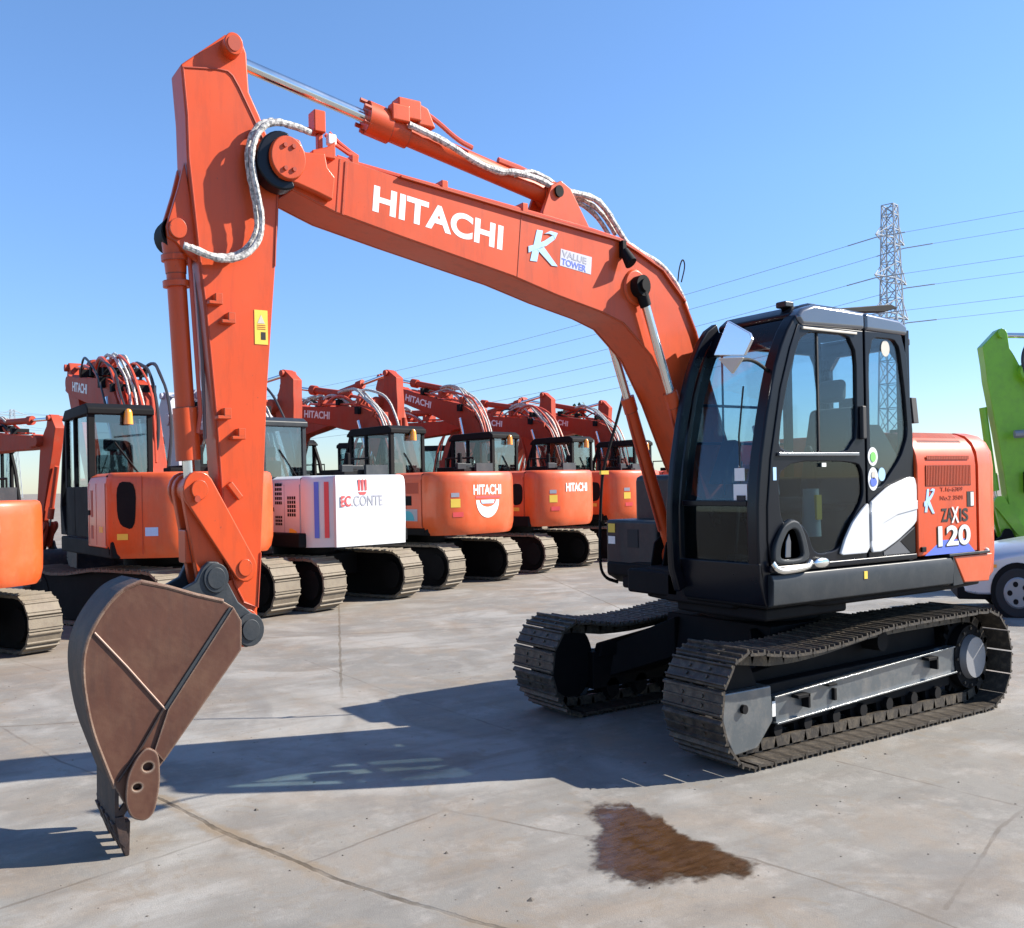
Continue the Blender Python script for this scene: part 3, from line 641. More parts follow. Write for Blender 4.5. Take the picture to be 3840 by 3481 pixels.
# boom cylinders
for s in (1, -1):
    yy = s*.265
    top = Vector((bcx, yy, bcz)); foot = Vector((.80, yy, 1.18)); d = (top-foot)
    c = MB(); c.cyl(foot, foot+d*.60, .053, seg=20); c.cyl(foot+d*.57, foot+d*.625, .060, seg=20); c.cyl((foot.x, yy-.05, foot.z), (foot.x, yy+.05, foot.z), .085, seg=20)
    co = c.obj('boom_cylinder', 'orange', EX, smooth=40)
    r_ = MB(); r_.cyl(foot+d*.62, top, .036, seg=16); r_.obj('cylinder_rod', 'chrome', co)
    e = MB(); e.cyl((top.x, yy-.04, top.z), (top.x, yy+.045, top.z), .07, seg=20); e.cyl(foot+d*.93, top, .045, .05, seg=14); e.obj('rod_eye', 'blackmatt', co)
    h = MB(); h.tube(smooth_path([foot+d*.1+Vector((.075,0,0)), foot+d*.35+Vector((.08,0,.03)), foot+d*.58+Vector((.075,0,.03)), foot+d*.6+Vector((.03,0,.02))],2), .012, 7); h.obj('feed_pipe', 'hosered', co)

# arm cylinder
a0 = Vector((2.27,0,3.585)); a1 = Vector((4.775,0,4.01)); d = a1-a0; L_ = d.length
c = MB(); c.cyl(a0, a0+d*.60, .066, seg=22); c.cyl(a0+d*.545, a0+d*.615, .098, seg=22); c.cyl(a0+d*.49, a0+d*.56, .082, seg=22)
c.cyl((a0.x,-.085,a0.z),(a0.x,.085,a0.z),.075,seg=20)
AC = c.obj('arm_cylinder', 'orange', EX, smooth=40)
r_ = MB(); r_.cyl(a0+d*.61, a1, .036, seg=16); r_.obj('cylinder_rod', 'chrome', AC)
e = MB(); e.cyl((a1.x,-.07,a1.z),(a1.x,.07,a1.z),.07,seg=20); e.cyl(a0+d*.96, a1, .045,.055, seg=14); e.obj('rod_eye', 'orange_dark', AC)
g = MB()
for k in range(6):
    a = 2*math.pi*k/6+.4; off = Vector((0, .085*math.cos(a), .085*math.sin(a))); MB().cyl(a0+d*.61+off, a0+d*.632+off, .014, seg=6).obj('gland_bolt', 'orange_dark', AC)
g.box(3.42,3.60,-.03,.09,3.86,3.98); g.box(3.52,3.66,.03,.11,3.83,3.93); g.prism([(3.30,3.84),(3.44,3.84),(3.44,3.97),(3.36,3.95)], -.02, .08); g.obj('port_block', 'orange', AC, .012)
g = MB(); g.tube(smooth_path([(3.45,.05,3.95),(3.30,.06,3.90),(3.12,.07,3.80),(3.0,.075,3.77)],2), .016, 7); g.obj('feed_pipe', 'hosered', AC); g = MB(); g.tube(smooth_path([(2.75,.03,3.74),(2.45,.03,3.70),(2.38,.03,3.62)],2), .022, 7); g.obj('feed_pipe', 'hosered', AC)
MB().cyl((a0.x,-.15,a0.z),(a0.x,.15,a0.z),.038,seg=16).obj('foot_pin', 'blackmatt', AC)

def hose(ptsD, r, mat, y=None, n=2, wob=.12):
    b = MB(); b.tube(smooth_path(ptsD, n), r, 9, wob); return b.obj('hydraulic_hose', mat, EX)
H1 = [(3.529,0.100,3.821),(3.390,0.100,3.795),(3.227,0.100,3.760),(2.974,0.100,3.674),(2.777,0.100,3.646),(2.664,0.100,3.667),(2.433,0.100,3.653),(2.244,0.100,3.603),(1.896,0.100,3.604),(1.770,0.100,3.529),(1.669,0.100,3.422),(1.566,0.100,3.330)]
hose(H1, .022, 'hosewhite')
H1b = [(2.632,0.050,3.645),(2.491,0.050,3.712),(2.326,0.050,3.685),(2.158,0.050,3.615),(1.909,0.050,3.580),(1.756,0.050,3.507),(1.644,0.050,3.393)]
hose(H1b, .018, 'hosewhite')
H2 = [(2.235,0.020,3.580),(2.037,0.020,3.581),(1.861,0.020,3.534),(1.760,0.020,3.461),(1.694,0.020,3.393)]
hose(H2, .018, 'hosewhite')
H3 = [(1.566,0.100,3.330),(1.421,0.100,3.283),(1.213,0.100,3.226),(1.074,0.100,3.139),(0.962,0.100,3.017),(0.924,0.100,2.930)]
hose(H3, .020, 'hosewhite')
hose([(p[0], p[1]-.09, p[2]) for p in H3], .02, 'hoseblk', wob=.3)
H4 = [(4.308,0.240,3.618),(4.383,0.240,3.633),(4.466,0.240,3.639),(4.523,0.240,3.643),(4.615,0.240,3.613),(4.675,0.240,3.535),(4.699,0.240,3.446),(4.692,0.240,3.355),(4.662,0.240,3.242),(4.639,0.240,3.126),(4.648,0.240,3.034),(4.711,0.240,2.949),(4.816,0.240,2.895),(4.946,0.240,2.893),(5.051,0.240,2.924),(5.119,0.240,2.937)]
hose(H4, .019, 'hosewhite')
hose([(p[0]+.01, p[1]-.06, p[2]+.02) for p in H4[3:-1]], .017, 'hosewhite')
sp = MB(); sp.tube([(4.161,0.120,3.663),(4.091,0.120,3.618),(4.001,0.120,3.581),(3.928,0.120,3.566)], .012, 7); sp.tube([(4.103,0.050,3.699),(4.031,0.050,3.653),(3.951,0.050,3.614),(3.896,0.050,3.593)], .012, 7); sp.tube([(4.438,0.120,3.673),(4.353,0.120,3.670),(4.260,0.120,3.673)], .012, 7); sp.obj('hydraulic_pipe', 'hosered', EX)

# ------------------------------------------------------------------ arm
AF = [(5.083,3.878),(4.808,4.084),(4.750,4.093),(4.697,4.059),(4.675,4.010),(4.664,3.810),(4.601,3.701),(4.529,3.551),(4.477,3.356),(4.489,3.138),(4.515,2.907),(4.584,2.256),(4.644,1.397),(4.674,1.101),(4.704,1.071),(4.774,1.108),(4.823,1.203),(4.866,1.350),(4.892,1.611),(4.921,2.087),(4.972,2.659),(5.000,2.891),(5.015,3.037),(5.058,3.401),(5.062,3.621)]
ARM = MB().prism(AF, -.115, .115).obj('arm', 'orange', EX, .010)
AB = [(5.075,3.859),(4.859,3.888),(4.803,3.888),(4.772,3.870),(4.734,3.819),(4.641,3.667),(4.578,3.557),(4.497,3.332),(4.525,2.906),(4.594,2.255),(4.654,1.397),(4.680,1.112),(4.767,1.147),(4.822,1.243),(4.860,1.362),(4.882,1.616),(4.911,2.087),(4.963,2.660),(4.994,2.892),(5.009,3.037),(5.049,3.402),(5.053,3.622)]
ab = MB(); ab.prism(AB, .115, .132); ab.prism(AB, -.132, -.115); ab.obj('box_plate', 'orange', ARM, .004)
ws = MB(); ws.tube([(a, .134, b) for a, b in AB[0:9]], .006, 6); ws.tube([(AB[0][0], .134, AB[0][1])]+[(a, .134, b) for a, b in AB[:9:-1]], .006, 6); ws.obj('weld_and_shade_line', 'orange_dark', ARM)  # thin dark tube: shading of the plate step put into its colour
tx, tz = [(4.780,4.015)][0]
b = MB(); b.cyl((tx,-.20,tz),(tx,.20,tz),.058,seg=24); b.obj('top_pin_boss', 'orange', ARM, .006)
b = MB(); b.cyl((tx,.20,tz),(tx,.206,tz),.04,seg=24); b.obj('pin_end', 'orange_dark', ARM)
# bracket for bucket cylinder on the front edge
px_, pz_ = [(5.117,3.048)][0]
br = MB()
for yy in (.055, -.095): br.prism([(5.067,3.394),(5.004,3.066),(4.978,2.887),(5.053,2.918),(5.127,2.981),(5.172,3.002),(5.179,3.059),(5.163,3.105),(5.106,3.260)], yy, yy+.04)
br.obj('bucket_cylinder_bracket', 'orange', ARM, .006)
MB().cyl((px_,-.12,pz_),(px_,.12,pz_),.052,seg=22).obj('bracket_pin', 'orange', ARM, .004)
MB().cyl((px_,-.135,pz_-.01),(px_,.05,pz_-.01),.085,seg=22).obj('pin_guard', 'blackmatt', ARM)
# small hose lugs
for q in ([(4.925,2.681)][0], [(4.849,2.589)][0], [(4.886,2.100)][0], [(4.800,1.997)][0]):
    b = MB(); b.box(q[0]-.045,q[0]+.04,.13,.20,q[1]-.012,q[1]+.006); b.box(q[0]-.045,q[0]-.0,.13,.20,q[1],q[1]+.045); b.obj('hose_lug', 'orange', ARM, .004)
q = [(4.817,1.722)][0]
b = MB(); b.prism([(q[0]+.05,q[1]+.03),(q[0]+.02,q[1]+.05),(q[0]-.05,q[1]-.03),(q[0]-.02,q[1]-.05)], .13, .17); b.obj('stop_block', 'orange', ARM, .006)
sx, sz = [(4.625,2.577)][0]
MB().box(sx-.045,sx+.04,.1325,.135,sz-.09,sz+.09).obj('warning_sticker', 'yellow', ARM)
b = MB(); b.prism([(sx-.002,sz+.065),(sx+.022,sz+.02),(sx-.026,sz+.02)], .135, .1365); b.obj('warning_triangle', 'cream', ARM)
b = MB(); b.box(sx-.03,sx-.0,.135,.1365,sz-.065,sz-.025); b.obj('warning_symbol', 'blackletter', ARM)
b = MB()
for k in range(3): b.box(sx-.03,sx+.025,.135,.136,sz-.012+k*.010,sz-.008+k*.010)
b.obj('warning_text', 'orange_dark', ARM)
lx, lz = [(4.772,1.327)][0]
MB().cyl((lx,-.20,lz),(lx,.20,lz),.045,seg=22).obj('link_pin', 'orange', ARM, .004)
bp_x, bp_z = [(4.761,1.011)][0]
# arm tip boss round the bucket pin
MB().cyl((bp_x,-.13,bp_z),(bp_x,.13,bp_z),.10,seg=26).obj('tip_boss', 'orange', ARM, .006)
b = MB(); b.prism([(bp_x-.06,bp_z+.3),(bp_x+.10,bp_z+.25),(bp_x+.09,bp_z),(bp_x-.09,bp_z)], -.12, .12); b.obj('tip_block', 'orange', ARM, .01)

# bucket cylinder
c0 = Vector((px_,0,pz_)); jx, jz = [(5.045,1.731)][0]; c1 = Vector((jx,0,jz)); d = c1-c0
c = MB(); c.cyl(c0, c0+d*.86, .058, seg=22); c.cyl(c0+d*.68, c0+d*.885, .075, seg=22); c.cyl((c0.x,-.05,c0.z),(c0.x,.05,c0.z),.075,seg=20); c.cyl(c0+d*.03, c0+d*.16, .075, .062, seg=20)
BC = c.obj('bucket_cylinder', 'orange', EX, smooth=40)
r_ = MB(); r_.cyl(c0+d*.88, c1, .036, seg=16); r_.obj('cylinder_rod', 'chrome', BC)
g = MB(); g.tube([c0+d*.1+Vector((-.07,.06,0)), c0+d*.7+Vector((-.075,.06,0)), c0+d*.78+Vector((-.05,.06,0))], .013, 7); g.obj('feed_pipe', 'hosered', BC)
g = MB(); g.tube([c0+d*.08+Vector((-.12,0,0)), c0+d*.5+Vector((-.125,0,0)), c0+d*.80+Vector((-.11,0,0))], .011, 7); g.obj('feed_pipe', 'steel', BC)
for k in (.10,.20): MB().cyl(c0+d*(k-.012), c0+d*(k+.012), .083, seg=14).obj('cylinder_clamp', 'orange', BC)
MB().cyl((c1.x,-.06,c1.z),(c1.x,.06,c1.z),.07,seg=20).obj('rod_eye', 'orange', BC)
# links
def bar(b, p, q, w0, w1, y0, y1):
    p = Vector(p); q = Vector(q); d = (q-p).normalized(); n = Vector((-d.y, d.x)); poly = []
    for k in range(9):
        a = math.pi/2+math.pi*k/8; v = p+(d*math.cos(a)+n*math.sin(a))*w0; poly.append((v.x, v.y))
    for k in range(9):
        a = -math.pi/2+math.pi*k/8; v = q+(d*math.cos(a)+n*math.sin(a))*w1; poly.append((v.x, v.y))
    b.prism(poly, y0, y1)
lk = MB(); bar(lk, (jx,jz), (lx,lz), .095, .075, .15, .19); bar(lk, (jx,jz), (lx,lz), .095, .075, -.19, -.15); lk.obj('side_link', 'orange', EX, .008)
ux, uz = [(4.961,1.286)][0]
lk = MB(); bar(lk, (jx,jz), (ux,uz), .085, .085, .07, .135); bar(lk, (jx,jz), (ux,uz), .085, .085, -.135, -.07); lk.box(min(jx,ux)-.06,max(jx,ux)+.06,-.08,.08,(jz+uz)/2-.15,(jz+uz)/2+.02); lk.obj('bucket_link', 'orange', EX, .008)
pn = MB(); pn.cyl((jx,-.215,jz),(jx,.215,jz),.05,seg=22); pn.obj('joint_pin', 'orange', EX, .004)
g = MB(); g.cyl((jx+.02,.215,jz-.045),(jx+.02,.235,jz-.045),.018,seg=8); g.obj('lock_bolt', 'orange_dark', EX)

# ------------------------------------------------------------------ bucket
BW = .27
SPa = [(5.404,1.297),(5.258,1.263),(5.096,1.213),(4.935,1.172),(4.877,1.140),(4.829,1.067),(4.833,0.921),(5.300,0.423),(5.393,0.327),(5.493,0.210)]
SPc = chaikin([(5.569,0.338),(5.622,0.470),(5.680,0.620),(5.713,0.789),(5.723,0.910),(5.708,1.012),(5.667,1.098),(5.593,1.194),(5.510,1.265),(5.404,1.297)], 2, closed=False)[:-1]
SP = SPa+SPc
BK = part('bucket', EX)
wr = MB()
# curved shell (wrapper): from top front over the back down to the lip
lipx, lipz = [(5.522,-0.001)][0]
shell = [SP[4], SP[3], SP[2], SP[1], SP[0]]+SPc[::-1]
shell = [(a, b) for a, b in shell]+[(lipx+.05, .16), (lipx+.02, .09)]
def offset_in(pts, w):
    out = []
    for i, p in enumerate(pts):
        a = Vector(pts[max(0, i-1)]); b_ = Vector(pts[min(len(pts)-1, i+1)]); d = (b_-a).normalized(); n = Vector((-d.y, d.x))
        c = Vector((5.3, .8))
        if (c-Vector(p)).dot(n) < 0: n = -n
        q_ = Vector(p)+n*w; out.append((q_.x, q_.y))
    return out
ins = offset_in(shell, .022)
for i in range(len(shell)-1):
    wr.prism([shell[i], shell[i+1], ins[i+1], ins[i]], -BW+.002, BW-.002)
wr.obj('bucket_shell', 'rustd', BK, smooth=50)
sd = MB(); sd.prism(SP, BW-.022, BW); sd.obj('side_wall', 'rust', BK, .004)
sd = MB(); sd.prism(SP, -BW, -BW+.022); sd.obj('side_wall', 'rust', BK, .004)
# rounded edge that catches the light between shell and side wall
ed = MB(); ed.tube([(a, BW-.004, b) for a, b in SPc+[SP[0], SP[1], SP[2], SP[3]]], .011, 8); ed.obj('edge_weld', 'rust', BK)
# edge reinforcement plate and welds
ep = MB(); ep.prism([(4.880,1.141),(4.832,1.068),(4.836,0.923),(5.303,0.425),(5.355,0.486),(5.274,0.674)], BW, BW+.018); ep.obj('edge_plate', 'rust', BK, .004)
ep = MB(); ep.prism([(4.902,1.140),(4.877,1.128),(5.266,0.670),(5.297,0.679),(5.214,0.777)], BW, BW+.010); ep.obj('paint_and_shade_strip', 'greysteel', BK)  # grey paint plus the plate edge's shadow, both in the strip's colour
ep = MB(); ep.tube([(5.660,0.275,1.076),(5.492,0.275,0.901),(5.287,0.275,0.674)], .006, 6); ep.obj('weld_and_shade_line', 'weld', BK)
ep = MB(); ep.tube([(5.297,0.280,0.679),(5.419,0.280,0.515),(5.554,0.280,0.366)], .007, 6); ep.obj('weld_and_shade_line', 'rustd', BK)
# side cutter
cu_ = chaikin([(5.398,0.517),(5.334,0.479),(5.329,0.337),(5.363,0.197),(5.419,0.164),(5.493,0.191),(5.524,0.272),(5.510,0.389),(5.454,0.477)], 2, w=.2)
def hole(x, z, rx, rz): return [(x+rx*math.cos(2*math.pi*k/14), z+rz*math.sin(2*math.pi*k/14)) for k in range(14)]
h1 = [(5.397,0.420)][0]; h2 = [(5.457,0.333)][0]
for yy in (BW+.045, -BW-.01):
    panel('side_cutter', cu_, [hole(h1[0], h1[1], .028, .02), hole(h2[0], h2[1], .024, .016)], yy, .035, 'rust', BK, bevel=.006)
# lip and teeth
lp = MB(); lp.prism([(lipx+.052,.20),(lipx+.03,.08),(lipx+.0,.045),(lipx-.02,.08),(lipx+.0,.20)], -BW-.01, BW+.01); lp.prism([(lipx+.052,.20),(lipx+.0,.20),(5.43,.30),(5.45,.33)], BW-.03, BW); lp.obj('cutting_lip', 'rustd', BK, .004)
for k in range(4):
    yy = -BW+.05+k*(2*BW-.10)/3
    t = MB(); t.add([(lipx+.065,yy-.045,.17),(lipx+.065,yy+.045,.17),(lipx-.035,yy+.045,.17),(lipx-.035,yy-.045,.17),(lipx-.005,yy-.028,.0),(lipx-.005,yy+.028,.0),(lipx-.03,yy+.028,.0),(lipx-.03,yy-.028,.0)],
                    [(0,1,2,3),(4,7,6,5),(0,4,5,1),(1,5,6,2),(2,6,7,3),(3,7,4,0)])
    t.obj('tooth', 'rustd', BK, .006)
# ears
EP = [(5.198,1.225),(5.079,1.275),(5.038,1.342),(5.001,1.370),(4.946,1.367),(4.910,1.330),(4.890,1.264),(4.827,1.157),(4.736,1.090),(4.696,1.035),(4.694,0.977),(4.731,0.928),(4.788,0.920),(4.819,0.956),(4.823,1.053),(4.868,1.131),(5.036,1.174)]
for yy in ((.165,.215), (-.215,-.165)):
    MB().prism(EP, *yy).obj('mounting_ear', 'greysteel', BK, .008)
er = MB(); er.cyl((ux,-.235,uz),(ux,.235,uz),.055,seg=22); er.cyl((bp_x,-.25,bp_z),(bp_x,.25,bp_z),.055,seg=22); er.obj('bucket_pin', 'greysteel', BK, .004)
MB().cyl((ux,.215,uz),(ux,.228,uz),.075,seg=22).obj('ear_boss', 'greysteel', BK, .004); MB().cyl((bp_x,.215,bp_z),(bp_x,.238,bp_z),.085,seg=22).obj('ear_boss', 'greysteel', BK, .004)
MB().prism([(5.106,1.212),(4.880,1.145),(4.835,1.083),(4.867,1.034),(5.092,1.166)], -.24, .24).obj('top_plate', 'greysteel', BK, .006)
# ------------------------------------------------------------------ excavators parked behind
ROW = 'excavators parked in rows behind'
HEAD = math.atan2(-.93, .37)
def rowpos(t, u): return (-.93*t-.37*u, -.37*t+.93*u, 0)

def bg_track(yc, s, root, mat):
    tr = MB(); n = 42; P, per = resample(LOOP, n); h = per/n/2
    for k in range(n):
        a = P[k-1]; c = P[(k+1) % n]; d = (c-a).normalized(); p = P[k]; nn = Vector((-d.y, d.x))
        if nn.dot(Vector((0, .375))-p) > 0: nn = -nn
        q = [p-d*h*.97-nn*.02, p+d*h*.90-nn*.02, p+d*h*.90+nn*.012, p+d*h*.6+nn*.014, p+d*h*.55+nn*.03, p+d*h*.40+nn*.03, p+d*h*.35+nn*.012, p-d*h*.75+nn*.012, p-d*h*.80+nn*.03, p-d*h*.97+nn*.03]
        tr.prism([(v.x, v.y) for v in q], yc-.26, yc+.26)
    o = tr.obj('crawler_track', mat, root, smooth=0)
    fr = MB()
    fr.prism([(a*.97, .375+(b-.375)*.90) for a, b in LOOP], yc-.17, yc+.17); fr.obj('track_frame', 'blackmatt', o)
    w = MB(); w.cyl((-1.47,yc-.24,.375),(-1.47,yc+.24,.375),.21,seg=24); w.obj('drive_hub', 'blackmatt', o)
    w = MB(); w.cyl((1.47,yc-.18,.375),(1.47,yc+.18,.375),.26,seg=24); w.obj('idler_wheel', 'blackmatt', o)

def bg(label_, t, u, yaw=0, sc=1.0, head=HEAD, body='orange_bright', boomc='orange_old', cabc='blackmatt', cwc=None, shoe='shoe_dusty', boomrot=0, armrot=0, words=None, style='a', hose_='hosewhite', intake=True, name='excavator', group=ROW, cwh=1.93, narrow=1.0, beacon=True, loc=None, bw=.2, clutter=5):
    root = thing(name, label_, 'excavator', loc or rowpos(t, u), head, group, sc)
    for yc in (1.0, -1.0): bg_track(yc, 1, root, shoe)
    b = MB(); b.box(-.6,.6,-.8,.8,.38,.72); b.cyl((0,0,.7),(0,0,.92),.55,seg=28); b.obj('carbody', 'blackmatt', root, .02)
    X = Matrix.Rotation(yaw, 4, 'Z')
    cwc = cwc or body
    d = MB(X); d.box(-1.6,1.25,-1.18,1.18,.90,1.10); d.obj('turntable_deck', 'blackmatt', root, .02)
    # engine housing, left and right side bodies
    w = 1.21*narrow
    e = MB(X); e.prism([(w,1.02),(w,cwh-.14),(w-.05,cwh-.04),(w-.15,cwh),(-w+.15,cwh),(-w+.05,cwh-.04),(-w,cwh-.14),(-w,1.02)], -1.45, -.52, 'X'); eh = e.obj('engine_hood', body, root, .015)
    e = MB(X); e.box(-.52,.62,-1.2,-.45,1.08,1.62); e.obj('right_body', body, root, .03)
    e = MB(X); e.box(.64,1.15,-1.18,-.5,1.0,1.40); e.obj('tool_box', 'dark', root, .02)
    # counterweight with a flat back
    pl = [(-1.47,w),(-1.62,w-.01),(-1.78,w-.10),(-1.92,w-.30),(-2.06,.62*narrow),(-2.10,.40*narrow),(-2.10,-.40*narrow),(-2.06,-.62*narrow),(-1.92,-w+.30),(-1.78,-w+.10),(-1.62,-w+.01),(-1.47,-w)]
    if style == 'box': pl = [(-1.47,w),(-1.60,w),(-1.72,w-.06),(-1.98,w-.30),(-2.06,.75),(-2.08,.5),(-2.08,-.5),(-2.06,-.75),(-1.98,-w+.30),(-1.72,-w+.06),(-1.60,-w),(-1.47,-w)]
    if style == 'q': pl = [(-1.47,w),(-1.52,w-.01),(-1.60,w-.06),(-2.00,.62),(-2.08,.50),(-2.10,.40),(-2.10,-.40),(-2.06,-.62),(-1.92,-w+.30),(-1.78,-w+.10),(-1.62,-w+.01),(-1.47,-w)]
    rings = []
    for z, k in ((.90,.86),(.96,.94),(1.08,.99),(1.25,1.0),(cwh-.18,1.0),(cwh-.07,.985),(cwh-.02,.95),(cwh,.88)):
        if style == 'box' and z < 1.2: k = max(k, .985)
        rings.append([(-1.47+(x+1.47)*k, y*(.5+.5*k), z) for x, y in pl])
    n = len(pl); fs = []
    for j in range(len(rings)-1):
        for i in range(n): fs.append((j*n+i, j*n+(i+1) % n, (j+1)*n+(i+1) % n, (j+1)*n+i))
    fs += [tuple(range(n)), tuple(range((len(rings)-1)*n, len(rings)*n))]
    c = MB(X); c.add([p for r_ in rings for p in r_], fs); cw_ = c.obj('counterweight', cwc, root, smooth=45)
    bx = -2.104 if style != 'box' else -2.084
    UB, VB = (0,-1,0), (0,0,1)
    if words == 'crescent' or words == 'plain':
        text('lettering', 'HITACHI', (bx, .40, 1.56), UB, VB, .80, .17, 'whiteletter', cw_, .03, xf=X)
        if words == 'crescent':
            cr = MB(X)
            o_ = [(.0+.33*math.cos(math.pi+math.pi*k/16), 1.47+.30*math.sin(math.pi+math.pi*k/16)) for k in range(17)]
            i_ = [(.0+.24*math.cos(math.pi+math.pi*k/16), 1.47+.12*math.sin(math.pi+math.pi*k/16)) for k in range(17)]
            cr.prism(o_+i_[::-1], bx-.004, bx, 'X'); cr.obj('crescent_emblem', 'whiteletter', cw_, smooth=0)
            cr = MB(X); cr.prism([(.34,1.54),(-.36,1.54),(-.36,1.50),(.34,1.50)], bx-.004, bx, 'X'); cr.obj('emblem_bar', 'red', cw_, smooth=0)
            cr = MB(X); cr.prism([(.20,1.47),(-.20,1.47),(-.17,1.41),(.17,1.41)], bx-.004, bx, 'X'); cr.obj('emblem_bar', 'paleblue', cw_, smooth=0)
    if words == 'company':
        text('lettering', 'EC', (bx, .66, 1.46), UB, VB, .20, .15, 'red', cw_, .02, xf=X)
        text('lettering', '.CONTE', (bx, .44, 1.46), UB, VB, .66, .15, 'greypaint', cw_, .01, xf=X)
        cr = MB(X)
        for q in range(3): cr.box(bx-.004, bx, .12+q*.07, .16+q*.07, 1.68, 1.84)
        cr.prism([(.12,1.66),(.30,1.66),(.26,1.62),(.16,1.62)], bx-.004, bx, 'X'); cr.obj('company_crest', 'red', cw_, smooth=0)
    # stickers on the rear quarter
    ang = [(-1.92, w-.30), (-2.06, .62*narrow)] if style != 'q' else [(-1.60, w-.06), (-2.00, .62)]
    if words in ('crescent', 'plain'):
        p0 = Vector((ang[0][0], ang[0][1], 0)); p1 = Vector((ang[1][0], ang[1][1], 0)); dd = (p1-p0).normalized(); nn = Vector((dd.y, -dd.x, 0))
        if nn.x > 0: nn = -nn
        def quad(nm, s0, s1, z0, z1, mat):
            q = MB(X); a = p0+dd*s0+nn*.004; c_ = p0+dd*s1+nn*.004
            q.add([(a.x,a.y,z0),(c_.x,c_.y,z0),(c_.x,c_.y,z1),(a.x,a.y,z1)], [(0,1,2,3)]); q.obj(nm, mat, cw_, smooth=0)
        if style == 'q':
            q = MB(X); f_ = lambda s_: p0+dd*s_+nn*.006
            pl2 = chaikin([(.06,1.30),(.30,1.22),(.33,1.78),(.05,1.80)], 2, w=.2); q.add([(f_(a_).x, f_(a_).y, z_) for a_, z_ in pl2], [tuple(range(len(pl2)))]); q.obj('air_intake', 'blackmatt', cw_, smooth=0)
            quad('yellow_sticker', .05, .20, 1.12, 1.19, 'yellow'); quad('panel_seam', .40, .41, .95, 1.86, 'orange_dark'); quad('blue_sticker', .44, .62, 1.16, 1.26, 'paleblue')
            quad2 = None
        else: quad('caution_sticker', .04, .24, 1.36, 1.50, 'yellow')
        if style != 'q': quad('white_sticker', .05, .22, 1.53, 1.60, 'greypaint'); quad('red_reflector', .08, .30, 1.20, 1.28, 'red')
    if style == 'box':
        for (y_, mt) in ((w-.10, 'blue'),):
            A_ = Vector((-1.72, w-.06)); B_ = Vector((-1.98, w-.30)); D_ = (B_-A_).normalized(); N_ = Vector((D_.y, -D_.x)); N_ = N_ if N_.x < 0 else -N_
            for nm_, s0, s1, mt_ in (('blue_stripe', .03, .11, 'blue'), ('red_stripe', .20, .28, 'red')):
                a_ = A_+D_*s0+N_*.008; c_ = A_+D_*s1+N_*.008
                st = MB(X); st.add([(a_.x,a_.y,1.03),(c_.x,c_.y,1.03),(c_.x,c_.y,cwh-.09),(a_.x,a_.y,cwh-.09)],[(0,1,2,3)]); st.obj(nm_, mt_, cw_, smooth=0)
        lvb = MB(X)
        for q in range(4):
            for r_ in range(5):
                lvb.box(-.74-q*.055,-.70-q*.055,w,w+.004,1.50+r_*.065,1.545+r_*.065)
                lvb.box(-1.12-q*.065,-1.075-q*.065,w,w+.004,1.33+r_*.06,1.375+r_*.06)
                if r_ > 1: lvb.box(-.74-q*.055,-.70-q*.055,w,w+.004,1.10+r_*.05,1.135+r_*.05)
        lvb.obj('air_grille', 'blackmatt', eh, smooth=0)
        st = MB(X); st.prism([(-1.12,1.06),(-1.34,1.06),(-1.34,1.12),(-1.20,1.16),(-1.12,1.16)], w, w+.005); st.obj('yellow_sticker', 'yellow', eh)
        st = MB(X); st.box(-.5,1.2,1.10,w-.01,1.02,1.12); st.obj('side_skirt', 'greypaint', root)
    elif style == 'b':
        g = MB(X); g.box(-1.36,-.66,w,w+.004,1.60,1.78); g.obj('air_grille', 'orange_dark', eh)
        g = MB(X); g.box(-1.15,-.85,w,w+.005,1.40,1.56); g.obj('open_hatch', 'blackmatt', eh)
        g = MB(X); g.box(-1.32,-.70,w,w+.005,1.14,1.34); g.obj('landscape_sticker', 'greypaint', eh)
        g = MB(X); g.prism([(-1.03+.2*math.cos(math.pi*k/10), 1.15+.16*math.sin(math.pi*k/10)) for k in range(11)], w+.005, w+.008); g.obj('blue_emblem', 'tealglass', eh)
    else:
        if style != 'q': g = MB(X); g.prism(chaikin([(-1.10,1.30),(-1.40,1.34),(-1.42,1.72),(-1.08,1.74)],2,w=.2), w, w+.006); g.obj('air_intake', 'blackmatt', eh)
        g = MB(X); g.box(-.80,-.70,w,w+.004,1.38,1.70); g.box(-.80,-.70,w,w+.004,1.12,1.28); g.obj('vent_slot', 'orange_dark', eh)
        g = MB(X); g.box(-1.30,-1.12,w,w+.004,1.20,1.27); g.obj('yellow_sticker', 'yellow', eh)
    g = MB(X)
    for q in (-.60,-.98,-1.44): g.box(q-.006,q+.006,w-.001,w+.003,1.05,cwh-.12)
    g.obj('panel_seam', 'orange_dark' if body != 'white' else 'greypaint', eh)
    g = MB(X); g.box(-.66,-.56,w,w+.012,1.40,1.46); g.obj('door_latch', 'blackmatt', eh)
    g = MB(X); g.box(-1.50,-1.445,-w+.02,w-.02,.95,cwh-.03); g.obj('body_gap', 'blackmatt', eh)
    # top furniture
    g = MB(X); g.box(-1.25,-.7,-.7,.1,cwh,cwh+.09); g.cyl((-1.0,-.3,cwh),(-1.0,-.3,cwh+.35),.05,seg=10); g.obj('exhaust_stack', 'blackmatt', eh, .02)
    for q in range(6):
        x_ = -.65-.12*q; g = MB(X); g.box(x_-.05,x_+.04,-1.05+.17*q,-.80+.17*q,cwh-.01,cwh+.06+.05*((q*7) % 3)); g.obj('deck_fitting', ('greysteel','blackmatt','dark')[q % 3], eh, .01)
    g = MB(X); g.tube([(-.6,-1.1,cwh-.2),(-.6,-1.1,cwh+.28),(.3,-1.1,cwh+.28),(.3,-1.1,1.62)], .018, 6); g.obj('hand_rail', 'blackmatt', root)
    # cab
    cab = MB(X)
